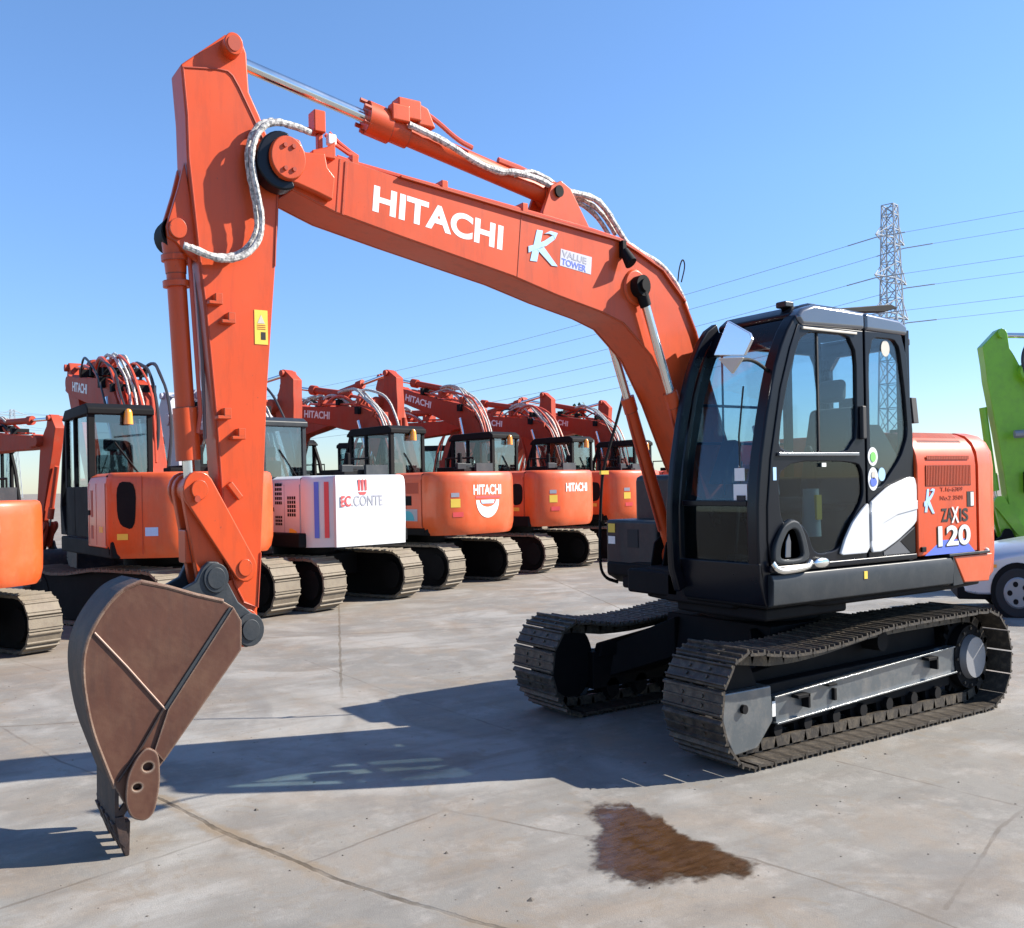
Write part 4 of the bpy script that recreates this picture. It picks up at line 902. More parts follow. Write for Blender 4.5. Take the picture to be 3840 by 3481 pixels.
    for (x0,x1,y0,y1) in ((-.50,-.42,.24,.32),(-.50,-.42,1.08,1.18),(.30,.37,1.10,1.18),(.80,.90,.24,.30),(.80,.90,1.10,1.18)): cab.box(x0,x1,y0,y1,1.12,2.72)
    cab.box(-.50,.90,1.12,1.18,1.12,1.75); cab.box(-.50,-.44,.24,1.18,1.12,1.86); cab.box(-.50,1.15,.24,.30,1.12,1.70)
    cab.prism([(.9,1.12),(1.25,1.12),(1.28,1.5),(1.1,2.2),(.90,2.6),(.84,2.6),(1.02,2.2),(1.18,1.5),(1.0,1.2)], 1.10, 1.18); cab.prism([(.9,1.12),(1.25,1.12),(1.28,1.5),(1.1,2.2),(.90,2.6),(.84,2.6),(1.02,2.2),(1.18,1.5),(1.0,1.2)], .24, .30)
    co = cab.obj('cab', cabc, root, .01)
    r_ = MB(X); r_.prism([(.95,2.66),(.8,2.76),(-.42,2.78),(-.54,2.72),(-.54,2.64),(.95,2.62)], .22, 1.20); r_.obj('cab_roof', cabc, co, .03)
    g = MB(X); g.box(-.475,-.465,.32,1.08,1.86,2.64); g.obj('rear_window', 'glassbg', co)
    g = MB(X); g.box(-.42,.30,1.145,1.15,1.75,2.62); g.box(.37,.80,1.145,1.15,1.45,2.62); g.obj('side_window', 'glass', co)
    g = MB(X); g.box(-.42,.80,.265,.27,1.70,2.62); g.obj('right_window', 'glass', co)
    g = MB(X); g.box(0,.5,.5,.95,1.5,1.6); g.box(-.1,.02,.5,.95,1.5,2.15); g.box(-.08,-.02,.6,.85,2.2,2.36); g.obj('seat', 'seat', co, .03)
    if beacon:
        g = MB(X); g.cyl((-.57,.62,2.52),(-.57,.62,2.66),.07,.06,seg=14); g.sphere((-.57,.62,2.66),.06,10); g.obj('amber_lamp', 'amber', co)
    g = MB(X); g.cyl((-.49,.45,1.9),(-.49,.8,2.3),.012,seg=6); g.box(-.50,-.47,.30,1.10,1.84,1.875); g.obj('rear_wiper', 'blackmatt', co)
    g = MB(X); g.box(-1.9,-1.6,.25,.45,cwh,cwh+.05); g.obj('lifting_eye', 'blackmatt', cw_, .01)
    g = MB(X); g.box(-1.35,-1.28,-.95,-.45,cwh,cwh+.16); g.obj('step_plate', 'greysteel', eh)
    # boom group, turned about the boom foot
    def rot2(p, c, a):
        ca, sa = math.cos(a), math.sin(a); dx, dz = p[0]-c[0], p[1]-c[1]; return (c[0]+dx*ca-dz*sa, c[1]+dx*sa+dz*ca)
    F = (.3, 1.5); T = (cx, cz)
    fb_ = lambda p: rot2(p, F, boomrot)
    T2 = fb_(T)
    fa_ = lambda p: rot2((p[0]+T2[0]-T[0], p[1]+T2[1]-T[1]), T2, boomrot+armrot)
    b = MB(X); b.prism([fb_(p) for p in BT+BB], -bw, bw); bo = b.obj('boom', boomc, root, .015)
    b = MB(X); b.prism([fb_(p) for p in NC], -.27, .27); q = fb_(T); b.cyl((q[0],-.3,q[1]),(q[0],.3,q[1]),.11,seg=20); b.obj('boom_nose', boomc, bo, .01)
    p0 = fb_((3.86,3.27)); p1 = fb_((2.85,3.15)); du = Vector((p1[0]-p0[0],0,p1[1]-p0[1])); du.normalize()
    if boomc != 'lime': text('lettering', 'HITACHI', (p0[0],bw+.002,p0[1]), du, (du.z,0,-du.x), 1.03, .15, 'whiteletter', bo, .03, xf=X)
    b = MB(X)
    for k, yy in enumerate((.16,.10,-.08)):
        b.tube([(fb_((a, c_+.05))[0], yy, fb_((a, c_+.05))[1]) for a, c_ in BT[3:13]], .017, 6)
    b.obj('steel_pipe', 'hosered' if boomc != 'lime' else 'limehose', bo)
    b = MB(X)
    for k, yy in enumerate((.12,.03,-.07)):
        pts = [(2.6,3.62),(2.35,3.70),(2.1,3.66),(1.85,3.62),(1.6,3.42),(1.3,3.25),(1.05,3.05),(.9,2.75),(.75,2.3)]
        b.tube(smooth_path([(fb_(p)[0]+random.uniform(-.03,.03), yy, fb_(p)[1]+random.uniform(-.03,.05)) for p in pts], 2), .026, 7, .15)
    b.obj('hydraulic_hose', hose_, bo)
    rr_ = random.Random(int(abs(t)*100)+3)
    for q in range(clutter):
        yy = rr_.uniform(-bw-.12, bw+.12); x0 = rr_.uniform(1.2, 2.6)
        pts = [(x0+.9,yy,3.42),(x0+.6,yy*1.05,3.60),(x0+.2,yy*1.1,3.58),(x0-.25,yy,3.40),(x0-.55,yy,3.08),(x0-.85,yy*.9,2.6),(x0-1.0,yy*.6,2.0)]
        b = MB(X); b.tube(smooth_path([(fb_((p[0], p[2]))[0]+rr_.uniform(-.08,.08), p[1], fb_((p[0], p[2]))[1]+rr_.uniform(-.08,.08)) for p in pts], 2), rr_.uniform(.018,.034), 6, .1)
        b.obj('hydraulic_hose', rr_.choice(['hoseblk', 'hosered', 'hosered', 'hoseblk', hose_]), bo)
    for (a_, z_) in ((3.2,3.52),(2.5,3.48),(1.7,3.42),(1.25,3.15)):
        q = fb_((a_, z_)); b = MB(X); b.box(q[0]-.05,q[0]+.05,-bw-.03,bw+.03,q[1]-.08,q[1]+rr_.uniform(.02,.07)); b.obj('pipe_clamp', rr_.choice([boomc, 'blackmatt']), bo)
    q = fb_((1.72,3.26)); b = MB(X); b.box(q[0]-.08,q[0]+.04,bw,bw+.10,q[1]-.1,q[1]+.04); b.obj('work_lamp', 'blackmatt', bo)
    b = MB(X); A2 = [fa_(p) for p in AF]; b.prism(A2, -.13, .13); arm_ = b.obj('arm', boomc, root, .012)
    q = fa_((tx, tz)); b = MB(X); b.cyl((q[0],-.2,q[1]),(q[0],.2,q[1]),.06,seg=16); b.obj('top_pin_boss', boomc, arm_)
    def P3(p, y=0): return (p[0], y, p[1])
    ca0 = fb_((2.27,3.585)); ca1 = fa_((4.775,4.01))
    va = Vector(P3(ca0)); vb = Vector(P3(ca1)); dv = vb-va; Lr = dv.length
    b = MB(X); fr_ = min(.8, 1.53/Lr); b.cyl(va, va+dv*fr_, .07, seg=14); b.cyl(va+dv*(fr_-.07), va+dv*(fr_+.01), .10, seg=14); ac = b.obj('arm_cylinder', boomc, root, smooth=40)
    b = MB(X); b.cyl(va+dv*fr_, vb, .038, seg=12); b.obj('cylinder_rod', 'chrome', ac)
    k0 = fa_((px_, pz_)); k1 = fa_((jx, jz)); va = Vector(P3(k0)); vb = Vector(P3(k1)); dv = vb-va
    b = MB(X); b.cyl(va, va+dv*.86, .06, seg=14); b.cyl(va+dv*.7, va+dv*.88, .078, seg=14); bc = b.obj('bucket_cylinder', boomc, root, smooth=40)
    b = MB(X); b.cyl(va+dv*.88, vb, .038, seg=12); b.obj('cylinder_rod', 'chrome', bc)
    b = MB(X); a_ = fa_((lx, lz)); c_ = fa_((ux, uz)); bar(b, k1, a_, .09, .07, .15, .19); bar(b, k1, a_, .09, .07, -.19, -.15); bar(b, k1, c_, .08, .08, .07, .13); bar(b, k1, c_, .08, .08, -.13, -.07); b.obj('bucket_link', boomc, root)
    for s in (1, -1):
        tp_ = fb_((bcx, bcz)); va = Vector((.80, s*.335, 1.18)); vb = Vector((tp_[0], s*.335, tp_[1])); dv = vb-va
        b = MB(X); b.cyl(va, va+dv*.62, .065, seg=14); o_ = b.obj('boom_cylinder', boomc, root, smooth=40)
        b = MB(X); b.cyl(va+dv*.62, vb, .038, seg=12); b.obj('cylinder_rod', 'chrome', o_)
    b = MB(X); S2 = [fa_(p) for p in SP]; b.prism(S2, .41, .43); b.prism(S2, -.43, -.41)
    sh2 = [fa_(p) for p in shell]; in2 = [fa_(p) for p in ins]
    for i in range(len(sh2)-1): b.prism([sh2[i], sh2[i+1], in2[i+1], in2[i]], -.43, .43)
    E2 = [fa_(p) for p in EP]; b.prism(E2, .165, .215); b.prism(E2, -.215, -.165)
    b.obj('bucket', 'rustd' if boomc != 'lime' else 'blackmatt', root)
    return root

bg('small orange excavator cut off by the left edge with a yellow sticker on its counterweight', -2.6, -10.4, sc=.86, yaw=-.1, words='plain', boomrot=-.25, armrot=-.5, beacon=False, cwh=1.93)
bg('orange excavator with an amber lamp and dark air intake, behind the front machine\'s bucket', 1.2, -10.6, sc=1.03, yaw=-.30, words='plain', style='q', boomrot=.0, armrot=-.6, cwh=1.90, bw=.34, clutter=12)
bg('white excavator with blue and red stripes beside the front machine\'s arm', 4.05, -10.3, yaw=-.15, body='white', cwc='white', boomc='greypaint', cabc='dark', words='company', style='box', boomrot=-.10, armrot=-.2, cwh=1.90, narrow=.86, beacon=False)
bg('orange excavator with a white crescent emblem and lettering on its counterweight', 7.6, -10.5, yaw=-.14, words='crescent', style='b', boomrot=-.03, armrot=-.05, cwh=1.95)
bg('orange excavator with dark intake parked beyond the crescent emblem one', 11.3, -10.65, yaw=-.12, words='plain', boomrot=.12, armrot=-.6, cwh=1.98, narrow=.95)
bg('orange excavator seen past the front machine\'s hand rail', 14.9, -10.65, yaw=-.1, words='plain', boomrot=-.0, armrot=-.2, cwh=1.98)
bg('orange excavator mostly hidden behind the front machine\'s boom cylinders', 18.6, -10.7, yaw=-.1, words='plain', boomrot=.05, armrot=-.3, cwh=1.98)
H2 = HEAD+math.pi
second = [(5.7, -27.0, 'far excavator facing the yard whose arm tip shows beside the small orange one', -.16, -.1),
          (6.8, -18.8, 'excavator facing the yard, hidden behind the front machine\'s arm except its own arm tip', -.07, .12),
          (10.2, -18.6, 'excavator facing the yard, its arm tip standing up behind the white striped machine', -.02, .12),
          (13.6, -18.7, 'excavator facing the yard, low boom behind the crescent emblem machine', -.10, -.5),
          (17.8, -18.8, 'excavator facing the yard, arm tip behind the machine left of the hand rail', -.03, .1),
          (21.5, -18.8, 'farthest excavator facing the yard, seen between the front machine\'s boom cylinders', -.03, .0)]
for t, u, lb_, br_, ar_ in second:
    bg(lb_, t, u, head=H2, boomrot=br_, armrot=ar_, words=None, sc=1.05, beacon=False, clutter=7)
# lime green machine behind the near one, facing like it
LG = bg('lime green excavator half hidden behind the near machine\'s counterweight', 0, 0, head=-.70, body='lime', cwc='lime', boomc='lime', words=None, group=None, loc=(-15.4, -.3, 0), sc=1.14, boomrot=-.13, armrot=.05, bw=.26, hose_='hoseblk', shoe='shoe', beacon=False)

q = MB(); q.tube(smooth_path([(4.35,.26,3.42),(4.62,.27,3.36),(4.80,.28,3.10),(4.70,.30,2.75),(4.45,.32,2.62),(4.10,.32,2.85)],3), .03, 8); q.obj('hydraulic_hose', 'hoseblk', LG)
q = MB(); q.tube(smooth_path([(4.25,.30,3.1),(4.33,.34,2.6),(4.38,.34,2.1),(4.45,.34,1.45)],2), .04, 8); q.obj('grease_hose', 'limehose', LG)
q = MB(); q.tube([(4.95,.36,2.05),(3.0,.40,2.12)], .055, 10); q.obj('steel_pipe', 'steel', LG)
q = MB(); q.box(4.2,4.75,.14,.30,1.25,1.55); q.obj('coupler_block', 'blackmatt', LG, .02)
# ------------------------------------------------------------------ silver car behind the counterweight
CAR = thing('parked_car', 'silver car nosing out behind the near excavator\'s counterweight', 'car', (-8.45, -1.10, 0), R(-53))
def car():
    W_ = .84
    secs = [(1.95,.30,.55,.60),(1.88,.24,.66,.74),(1.70,.22,.74,.80),(1.30,.22,.84,.83),(.80,.22,.92,W_),(.62,.22,.94,W_),(-1.5,.22,.98,W_),(-1.75,.25,.96,.82),(-1.92,.34,.85,.74)]
    v = []; f = []; n = 8
    for x, z0, z1, w in secs:
        v += [(x,-w,z0+.05),(x,-w,z1-.10),(x,-w*.86,z1),(x,0,z1+.02),(x,w*.86,z1),(x,w,z1-.10),(x,w,z0+.05),(x,0,z0)]
    for j in range(len(secs)-1):
        for i in range(n): f.append((j*n+i, j*n+(i+1) % n, (j+1)*n+(i+1) % n, (j+1)*n+i))
    f += [tuple(range(n)), tuple(range((len(secs)-1)*n, len(secs)*n))]
    b = MB(); b.add(v, f); body = b.obj('body', 'silver', CAR, .03, 3, smooth=60)
    g = MB(); v = []
    for x, z, w in ((.72,.92,.74),(.15,1.42,.60),(-1.1,1.46,.60),(-1.72,.96,.72)): v += [(x,-w,z),(x,w,z)]
    v2 = [(.72,-.76,.90),(.72,.76,.90),(-1.72,-.74,.92),(-1.72,.74,.92)]
    g.add(v+v2, [(0,1,3,2),(2,3,5,4),(4,5,7,6),(0,2,4,6),(1,7,5,3),(0,8,9,1),(6,7,11,10)]); g.obj('cabin', 'glassdk', CAR, .02)
    g = MB(); g.prism([(.15,1.425),(-1.1,1.465),(-1.1,1.49),(.15,1.45)], -.60, .60); g.obj('roof', 'silver', CAR, .015)
    g = MB(); g.box(1.35,1.97,-.74,.74,.20,.36); g.obj('bumper', 'blackmatt', CAR, .03)
    g = MB()
    for s in (1,-1): pass
    for s in (1,-1):
        st_ = MB(); st_.box(.60,.606,*sorted((s*.80,s*.858)),.35,.90); st_.box(-.45,-.444,*sorted((s*.80,s*.858)),.35,.92); st_.obj('door_seam', 'blackmatt', body)
        st_ = MB(); st_.box(1.45,1.52,*sorted((s*.80,s*.846)),.60,.64); st_.obj('side_indicator', 'amber', body)
        h = MB(); h.sphere((1.80,s*.60,.62),.13,12,1,.9,.7); h.obj('headlight', 'glassbg', CAR)
        for x in (1.18,-1.25):
            w = MB(); w.cyl((x,s*.68,.30),(x,s*.86,.30),.30,seg=32); wo = w.obj('wheel', 'blueglass', CAR, .02)
            w = MB(); w.cyl((x,s*.86,.30),(x,s*.875,.30),.19,.17,seg=24); w.obj('rim', 'steel', wo)
            for k in range(5):
                a5 = k*1.2566; h5 = MB(); h5.cyl((x+.11*math.cos(a5),s*.875,.30+.11*math.sin(a5)),(x+.11*math.cos(a5),s*.879,.30+.11*math.sin(a5)),.035,seg=10); h5.obj('rim_opening', 'blackmatt', wo)
            a = MB(); a.cyl((x,s*.70,.31),(x,s*.852,.31),.355,seg=32); a.obj('wheel_arch', 'blackmatt', body)
car()

# ------------------------------------------------------------------ pylons and power lines
def lattice(name, label_, loc, H, base, top, rot, arms):
    root = thing(name, label_, 'pylon', loc, rot)
    b = MB()
    def corner(z, sx, sy):
        w = base+(top-base)*min(1, z/(H*.97)); return Vector((sx*w/2, sy*w/2, z))
    zs = [0]; z = 0
    while z < H*.97: z += max(1.6, (base+(top-base)*z/H)*.95); zs.append(min(z, H*.97))
    r0 = .16
    for sx in (1,-1):
        for sy in (1,-1): b.cyl(corner(0,sx,sy), corner(H*.97,sx,sy), r0, r0*.7, seg=5)
    for a, c in zip(zs, zs[1:]):
        for (p, q) in (((1,1),(1,-1)),((1,-1),(-1,-1)),((-1,-1),(-1,1)),((-1,1),(1,1))):
            b.cyl(corner(a,*p), corner(c,*q), .075, seg=4); b.cyl(corner(a,*q), corner(c,*p), .075, seg=4); b.cyl(corner(c,*p), corner(c,*q), .075, seg=4)
    b.obj('mast', 'pylon', root, smooth=0)
    for z, L_ in arms:
        for s in (1,-1):
            a = MB(); t = Vector((0, s*L_, z))
            for sx in (1,-1):
                a.cyl(corner(z,sx,s), t, .10, seg=5); a.cyl(corner(min(z+1.8,H*.96),sx,s), t, .08, seg=5)
            a.cyl(corner(z,1,s).lerp(t,.5), corner(z,-1,s).lerp(t,.5), .07, seg=4)
            a.obj('cross_arm', 'pylon', root, smooth=0)
    return root
C0 = Vector((6.6578, 6.0609, 0))
def ray(u, dist):
    # ground direction of a bearing seen from the camera, in metres along the view axis
    a = (u-1008)/1893.55; f = Vector((math.cos(R(-123.3923)), math.sin(R(-123.3923)), 0)); r_ = Vector((f.y, -f.x, 0)); return C0+(f+r_*a)*dist
T1 = ray(1762, 150); T2 = ray(27, 430)
ld = (T2-T1).normalized(); T0 = T1-ld*330
ang = math.atan2(ld.y, ld.x)
AR = [(32.4,5.2),(27.2,5.8),(22.6,6.2)]
lattice('pylon', 'tall grey lattice pylon rising behind the cab of the front excavator', T1, 38.0, 3.9, 1.8, ang, AR)
lattice('pylon', 'faint distant lattice pylon above the small orange excavator at the left', T2, 34, 5.6, 1.6, ang, [(31,6.5),(26.4,7.0),(22.0,7.4)])
side = Vector((-ld.y, ld.x, 0))
k = 0
for (A, B, sag, which) in ((T1, T2, 9, 'far'), (T1, T0, 1.5, 'near')):
    for i, (z, L_) in enumerate(AR):
        for s in (1, -1):
            p = A+side*s*L_; q = B+side*s*L_; n = 36; pts = []
            for j in range(n+1):
                t = j/n; v = p.lerp(q, t); v.z = z-.4-4*sag*t*(1-t); pts.append(v)
            root = thing('power_line', ('%s overhead wire on the %s side of the near pylon, running %s' % (('topmost','middle','lowest')[i], 'nearer' if s > 0 else 'farther', 'to the distant pylon' if which == 'far' else 'off to the right')), 'power line', (0,0,0), 0, 'overhead power lines')
            b = MB(); b.tube(pts, .034 if which == 'far' else .026, 5); b.obj('cable', 'hoseblk' if 0 else 'pylon', root)
            b = MB(); d0 = (pts[1]-pts[0]).normalized(); b.cyl(pts[0], pts[0]+d0*4.5, .08, seg=6); b.obj('insulator_string', 'pylon', root)

# ------------------------------------------------------------------ two trees far behind
def tree(loc, h, lb_):
    root = thing('tree', lb_, 'tree', loc, 0, 'trees far behind the yard')
    b = MB(); b.cyl((0,0,0),(0,0,h*.8),.16,.04,seg=8)
    for k in range(7):
        a = k*2.4; b.cyl((0,0,h*(.35+.07*k)),(math.cos(a)*h*.2,math.sin(a)*h*.2,h*(.48+.07*k)),.05,.02,seg=5)
    b.obj('trunk', 'bark', root)
    b = MB()
    for c in range(26):
        z = random.uniform(.38,1.0)*h; r_ = (1.08-z/h)*h*.33+.1; a = random.uniform(0,6.28); cc = Vector((math.cos(a)*r_*random.random(), math.sin(a)*r_*random.random(), z))
        for _ in range(60):
            p = cc+Vector((random.gauss(0,.33),random.gauss(0,.33),random.gauss(0,.28))); d = Vector((random.gauss(0,1),random.gauss(0,1),random.gauss(0,1))).normalized(); e = d.orthogonal().normalized()*.09; g = d.cross(e)
            b.add([p-e-g, p+e-g, p+e+g, p-e+g], [(0,1,2,3)])
    b.obj('crown', 'leaf', root, smooth=0)
tp_ = ray(1130, 60); tree((tp_.x, tp_.y, 0), 5.2, 'taller dark green tree top showing just above the parked excavators')
tp_ = ray(1085, 66); tree((tp_.x, tp_.y, 0), 4.9, 'lower of the two dark green tree tops behind the parked excavators')

# ------------------------------------------------------------------ ground
def ground_mat():
    m, nt, b = _nt('concrete_slabs'); N = nt.nodes; L = nt.links
    geo = N.new('ShaderNodeNewGeometry'); pos = geo.outputs['Position']
    def noise(scale, detail=8, rough=.6, vec=None, dist=0):
        n = N.new('ShaderNodeTexNoise'); n.inputs['Scale'].default_value = scale; n.inputs['Detail'].default_value = detail; n.inputs['Roughness'].default_value = rough; n.inputs['Distortion'].default_value = dist
        L.new(vec or pos, n.inputs['Vector']); return n.outputs['Fac']
    def ramp(f, a, b_, c0=(0,0,0,1), c1=(1,1,1,1)):
        r_ = N.new('ShaderNodeValToRGB'); r_.color_ramp.elements[0].position = a; r_.color_ramp.elements[1].position = b_; r_.color_ramp.elements[0].color = c0; r_.color_ramp.elements[1].color = c1
        L.new(f, r_.inputs['Fac']); return r_.outputs['Color']
    def math_(op, a, b_=None, c=None):
        n = N.new('ShaderNodeMath'); n.operation = op
        for i, x in enumerate((a, b_, c)):
            if x is None: continue
            if isinstance(x, (int, float)): n.inputs[i].default_value = x
            else: L.new(x, n.inputs[i])
        return n.outputs[0]
    def mix(a, b_, f, mode='MIX'):
        n = N.new('ShaderNodeMix'); n.data_type = 'RGBA'; n.blend_type = mode
        for k, x in (('A', a), ('B', b_)):
            if isinstance(x, tuple): n.inputs[k].default_value = x
            else: L.new(x, n.inputs[k])
        if isinstance(f, (int, float)): n.inputs['Factor'].default_value = f
        else: L.new(f, n.inputs['Factor'])
        return n.outputs['Result']
    base = mix((.175,.168,.152,1), (.262,.246,.218,1), ramp(noise(.35, 6, .6), .35, .68))
    base = mix(base, (.27,.20,.135,1), math_('MULTIPLY', ramp(noise(.9, 10, .68, dist=.6), .48, .70), .7))     # rusty stains
    base = mix(base, (.115,.112,.106,1), math_('MULTIPLY', ramp(noise(1.4, 14, .76), .49, .66), .6))    # grey scuffs
    base = mix(base, (.37,.35,.32,1), math_('MULTIPLY', ramp(noise(2.6, 12, .74), .52, .70), .6))       # pale patches
    base = mix(base, (.36,.35,.325,1), math_('MULTIPLY', ramp(noise(.55, 4, .5, dist=1.5), .50, .62), .55))
    base = mix(base, (.145,.14,.132,1), math_('MULTIPLY', ramp(noise(.42, 5, .55, dist=2.0), .56, .66), .5))
    # long streaks left by tracks
    mp = N.new('ShaderNodeMapping'); L.new(pos, mp.inputs['Vector']); mp.inputs['Rotation'].default_value = (0,0,R(20)); mp.inputs['Scale'].default_value = (.35,3.2,1)
    base = mix(base, (.15,.125,.10,1), math_('MULTIPLY', ramp(noise(1.3, 8, .65, mp.outputs['Vector']), .50, .72), .55))
    base = mix(base, (.20,.155,.105,1), math_('MULTIPLY', ramp(noise(2.3, 14, .78, dist=1.2), .55, .62), .45))
    base = mix(base, (.13,.12,.11,1), math_('MULTIPLY', ramp(noise(5.5, 12, .8), .56, .66), .4))
    base = mix(base, (.14,.125,.11,1), math_('MULTIPLY', ramp(noise(28, 3, .5), .66, .74), .5))           # specks
    fine = noise(140, 3, .6)
    base = mix(base, (.13,.125,.12,1), math_('MULTIPLY', ramp(fine, .40, .62), .38))
    # expansion joints and cracks: distance to line segments with a wandering edge
    wob = N.new('ShaderNodeTexNoise'); wob.inputs['Scale'].default_value = 3.0; wob.inputs['Detail'].default_value = 6; L.new(pos, wob.inputs['Vector'])
    vs = N.new('ShaderNodeVectorMath'); vs.operation = 'MULTIPLY_ADD'; L.new(wob.outputs['Color'], vs.inputs[0]); vs.inputs[1].default_value = (.055,.055,0); L.new(pos, vs.inputs[2])
    vs2 = N.new('ShaderNodeVectorMath'); vs2.operation = 'SUBTRACT'; L.new(vs.outputs[0], vs2.inputs[0]); vs2.inputs[1].default_value = (.0275,.0275,0)
    sx = N.new('ShaderNodeSeparateXYZ'); L.new(vs2.outputs[0], sx.inputs[0]); X_, Y_ = sx.outputs[0], sx.outputs[1]
    def seg(a, c, ext=0):
        dx, dy = c[0]-a[0], c[1]-a[1]; l = math.hypot(dx, dy); dx /= l; dy /= l
        px = math_('SUBTRACT', X_, a[0]); py = math_('SUBTRACT', Y_, a[1])
        t = math_('MULTIPLY_ADD', px, dx, math_('MULTIPLY', py, dy))
        tc = math_('MINIMUM', math_('MAXIMUM', t, -ext), l+ext)
        ex = math_('MULTIPLY_ADD', tc, -dx, px); ey = math_('MULTIPLY_ADD', tc, -dy, py)
        return math_('SQRT', math_('MULTIPLY_ADD', ex, ex, math_('MULTIPLY', ey, ey)))
    def line(base, segs, w, col, amt, soft=2.0):
        d = None
        for a, c in segs:
            s_ = seg(a, c); d = s_ if d is None else math_('MINIMUM', d, s_)
        wn = math_('MULTIPLY', ramp(noise(5, 8, .7), .3, .7), w*1.2)
        f = N.new('ShaderNodeMapRange'); f.interpolation_type = 'SMOOTHSTEP'; L.new(d, f.inputs['Value']); L.new(math_('MULTIPLY_ADD', wn, 1, w*.35), f.inputs['From Min']); L.new(math_('MULTIPLY_ADD', wn, soft, w*.9), f.inputs['From Max'])
        f.inputs['To Min'].default_value = 1; f.inputs['To Max'].default_value = 0
        return mix(base, col, math_('MULTIPLY', f.outputs['Result'], amt)), f.outputs['Result']
    big = [((5.108, -0.742),(4.943, 0.207)),((4.943, 0.207),(4.614, 1.403)),((4.614, 1.403),(4.268, 2.239)),((4.268, 2.239),(3.969, 3.031))]
    sec = [((4.956, 0.249),(6.182, 0.598)), ((4.717, 0.953),(3.648, 0.664)), ((2.687, 2.354),(2.563, 3.153)),((2.563, 3.153),(2.552, 3.783)), ((2.418, 3.328),(1.174, 2.894)),((1.174, 2.894),(0.325, 2.717)), ((5.784, -3.645),(5.51, -2.098)),((5.51, -2.098),(5.108, -0.742)), ((0.823, 1.473),(0.724, 2.788)), ((5.312, -7.469),(5.009, -6.3)), ((2.384, -5.051),(2.369, -2.852)),((2.369, -2.852),(2.231, -0.713)), ((2.687, 2.354),(3.311, 1.415)),((3.311, 1.415),(3.648, 0.664))]
    base, f0 = line(base, big, .04, (.20,.15,.095,1), math_('MULTIPLY', ramp(noise(1.7, 6, .6), .40, .62), .75), 2.5)
    base, f1 = line(base, big, .010, (.05,.036,.022,1), math_('MULTIPLY_ADD', ramp(noise(2.9, 6, .6), .38, .60), .65, .22))
    base, f2 = line(base, sec, .007, (.09,.072,.056,1), math_('MULTIPLY_ADD', ramp(noise(2.1, 6, .6), .38, .60), .45, .12))
    # far joints of the slab grid
    mp2 = N.new('ShaderNodeMapping'); L.new(vs2.outputs[0], mp2.inputs['Vector']); mp2.inputs['Rotation'].default_value = (0,0,R(23)); mp2.inputs['Location'].default_value = (.8,1.1,0)
    br = N.new('ShaderNodeTexBrick'); br.offset = 0; br.inputs['Scale'].default_value = .22; br.inputs['Mortar Size'].default_value = .0035; br.inputs['Row Height'].default_value = 1; br.inputs['Brick Width'].default_value = 1.0
    br.inputs['Color1'].default_value = (.96,.96,.96,1); br.inputs['Color2'].default_value = (1,1,1,1); br.inputs['Mortar'].default_value = (.62,.57,.50,1); L.new(mp2.outputs['Vector'], br.inputs['Vector'])
    far = N.new('ShaderNodeMapRange'); L.new(Y_, far.inputs['Value']); far.inputs['From Min'].default_value = -2.6; far.inputs['From Max'].default_value = -3.6
    base = mix(base, br.outputs['Color'], math_('MULTIPLY', far.outputs['Result'], .9), 'MULTIPLY')
    # dirt spill by the parked row
    ex = math_('MULTIPLY_ADD', X_, -.37, math_('MULTIPLY', Y_, .93)); md = N.new('ShaderNodeMapRange'); L.new(ex, md.inputs['Value']); md.inputs['From Min'].default_value = -7.0; md.inputs['From Max'].default_value = -9.2
    base = mix(base, (.21,.155,.11,1), math_('MULTIPLY', md.outputs['Result'], math_('MULTIPLY', ramp(noise(.8,8,.6), .3, .65), .7)))
    L.new(base, b.inputs['Base Color'])
    rr = N.new('ShaderNodeMapRange'); L.new(noise(2, 8), rr.inputs['Value']); rr.inputs['To Min'].default_value = .62; rr.inputs['To Max'].default_value = .95; L.new(rr.outputs['Result'], b.inputs['Roughness'])
    b.inputs['Specular IOR Level'].default_value = .3
    bp = N.new('ShaderNodeBump'); bp.inputs['Strength'].default_value = .35; bp.inputs['Distance'].default_value = .006
    L.new(math_('SUBTRACT', math_('ADD', fine, math_('MULTIPLY', noise(14, 8, .65), 1.5)), math_('MULTIPLY', f1, 2.5)), bp.inputs['Height']); L.new(bp.outputs['Normal'], b.inputs['Normal'])
    return m
M['ground'] = ground_mat()
g = MB(); g.add([(-3000,-3000,0),(3000,-3000,0),(3000,3000,0),(-3000,3000,0)], [(0,1,2,3)])
go = g.obj('ground', 'ground', None, smooth=0); go['kind'] = 'structure'; go['label'] = 'cracked concrete yard with rusty stains'

# wet patch
m, nt, b = _nt('wet_stain'); N = nt.nodes; L = nt.links
tc = N.new('ShaderNodeTexCoord'); n1 = N.new('ShaderNodeTexNoise'); n1.inputs['Scale'].default_value = 7; n1.inputs['Detail'].default_value = 10; n1.inputs['Roughness'].default_value = .7; L.new(tc.outputs['Object'], n1.inputs['Vector'])
mp = N.new('ShaderNodeMapping'); mp.inputs['Scale'].default_value = (1.5,7,1); mp.inputs['Rotation'].default_value = (0,0,R(-60)); L.new(tc.outputs['Object'], mp.inputs['Vector']); L.new(mp.outputs[0], n1.inputs['Vector'])
rp = N.new('ShaderNodeValToRGB'); rp.color_ramp.elements[0].position = .3; rp.color_ramp.elements[1].position = .75; rp.color_ramp.elements[0].color = (.030,.014,.006,1); rp.color_ramp.elements[1].color = (.085,.045,.022,1)
L.new(n1.outputs['Fac'], rp.inputs['Fac']); L.new(rp.outputs[0], b.inputs['Base Color']); b.inputs['Roughness'].default_value = .35; b.inputs['Specular IOR Level'].default_value = .25
n1.inputs['Scale'].default_value = 3
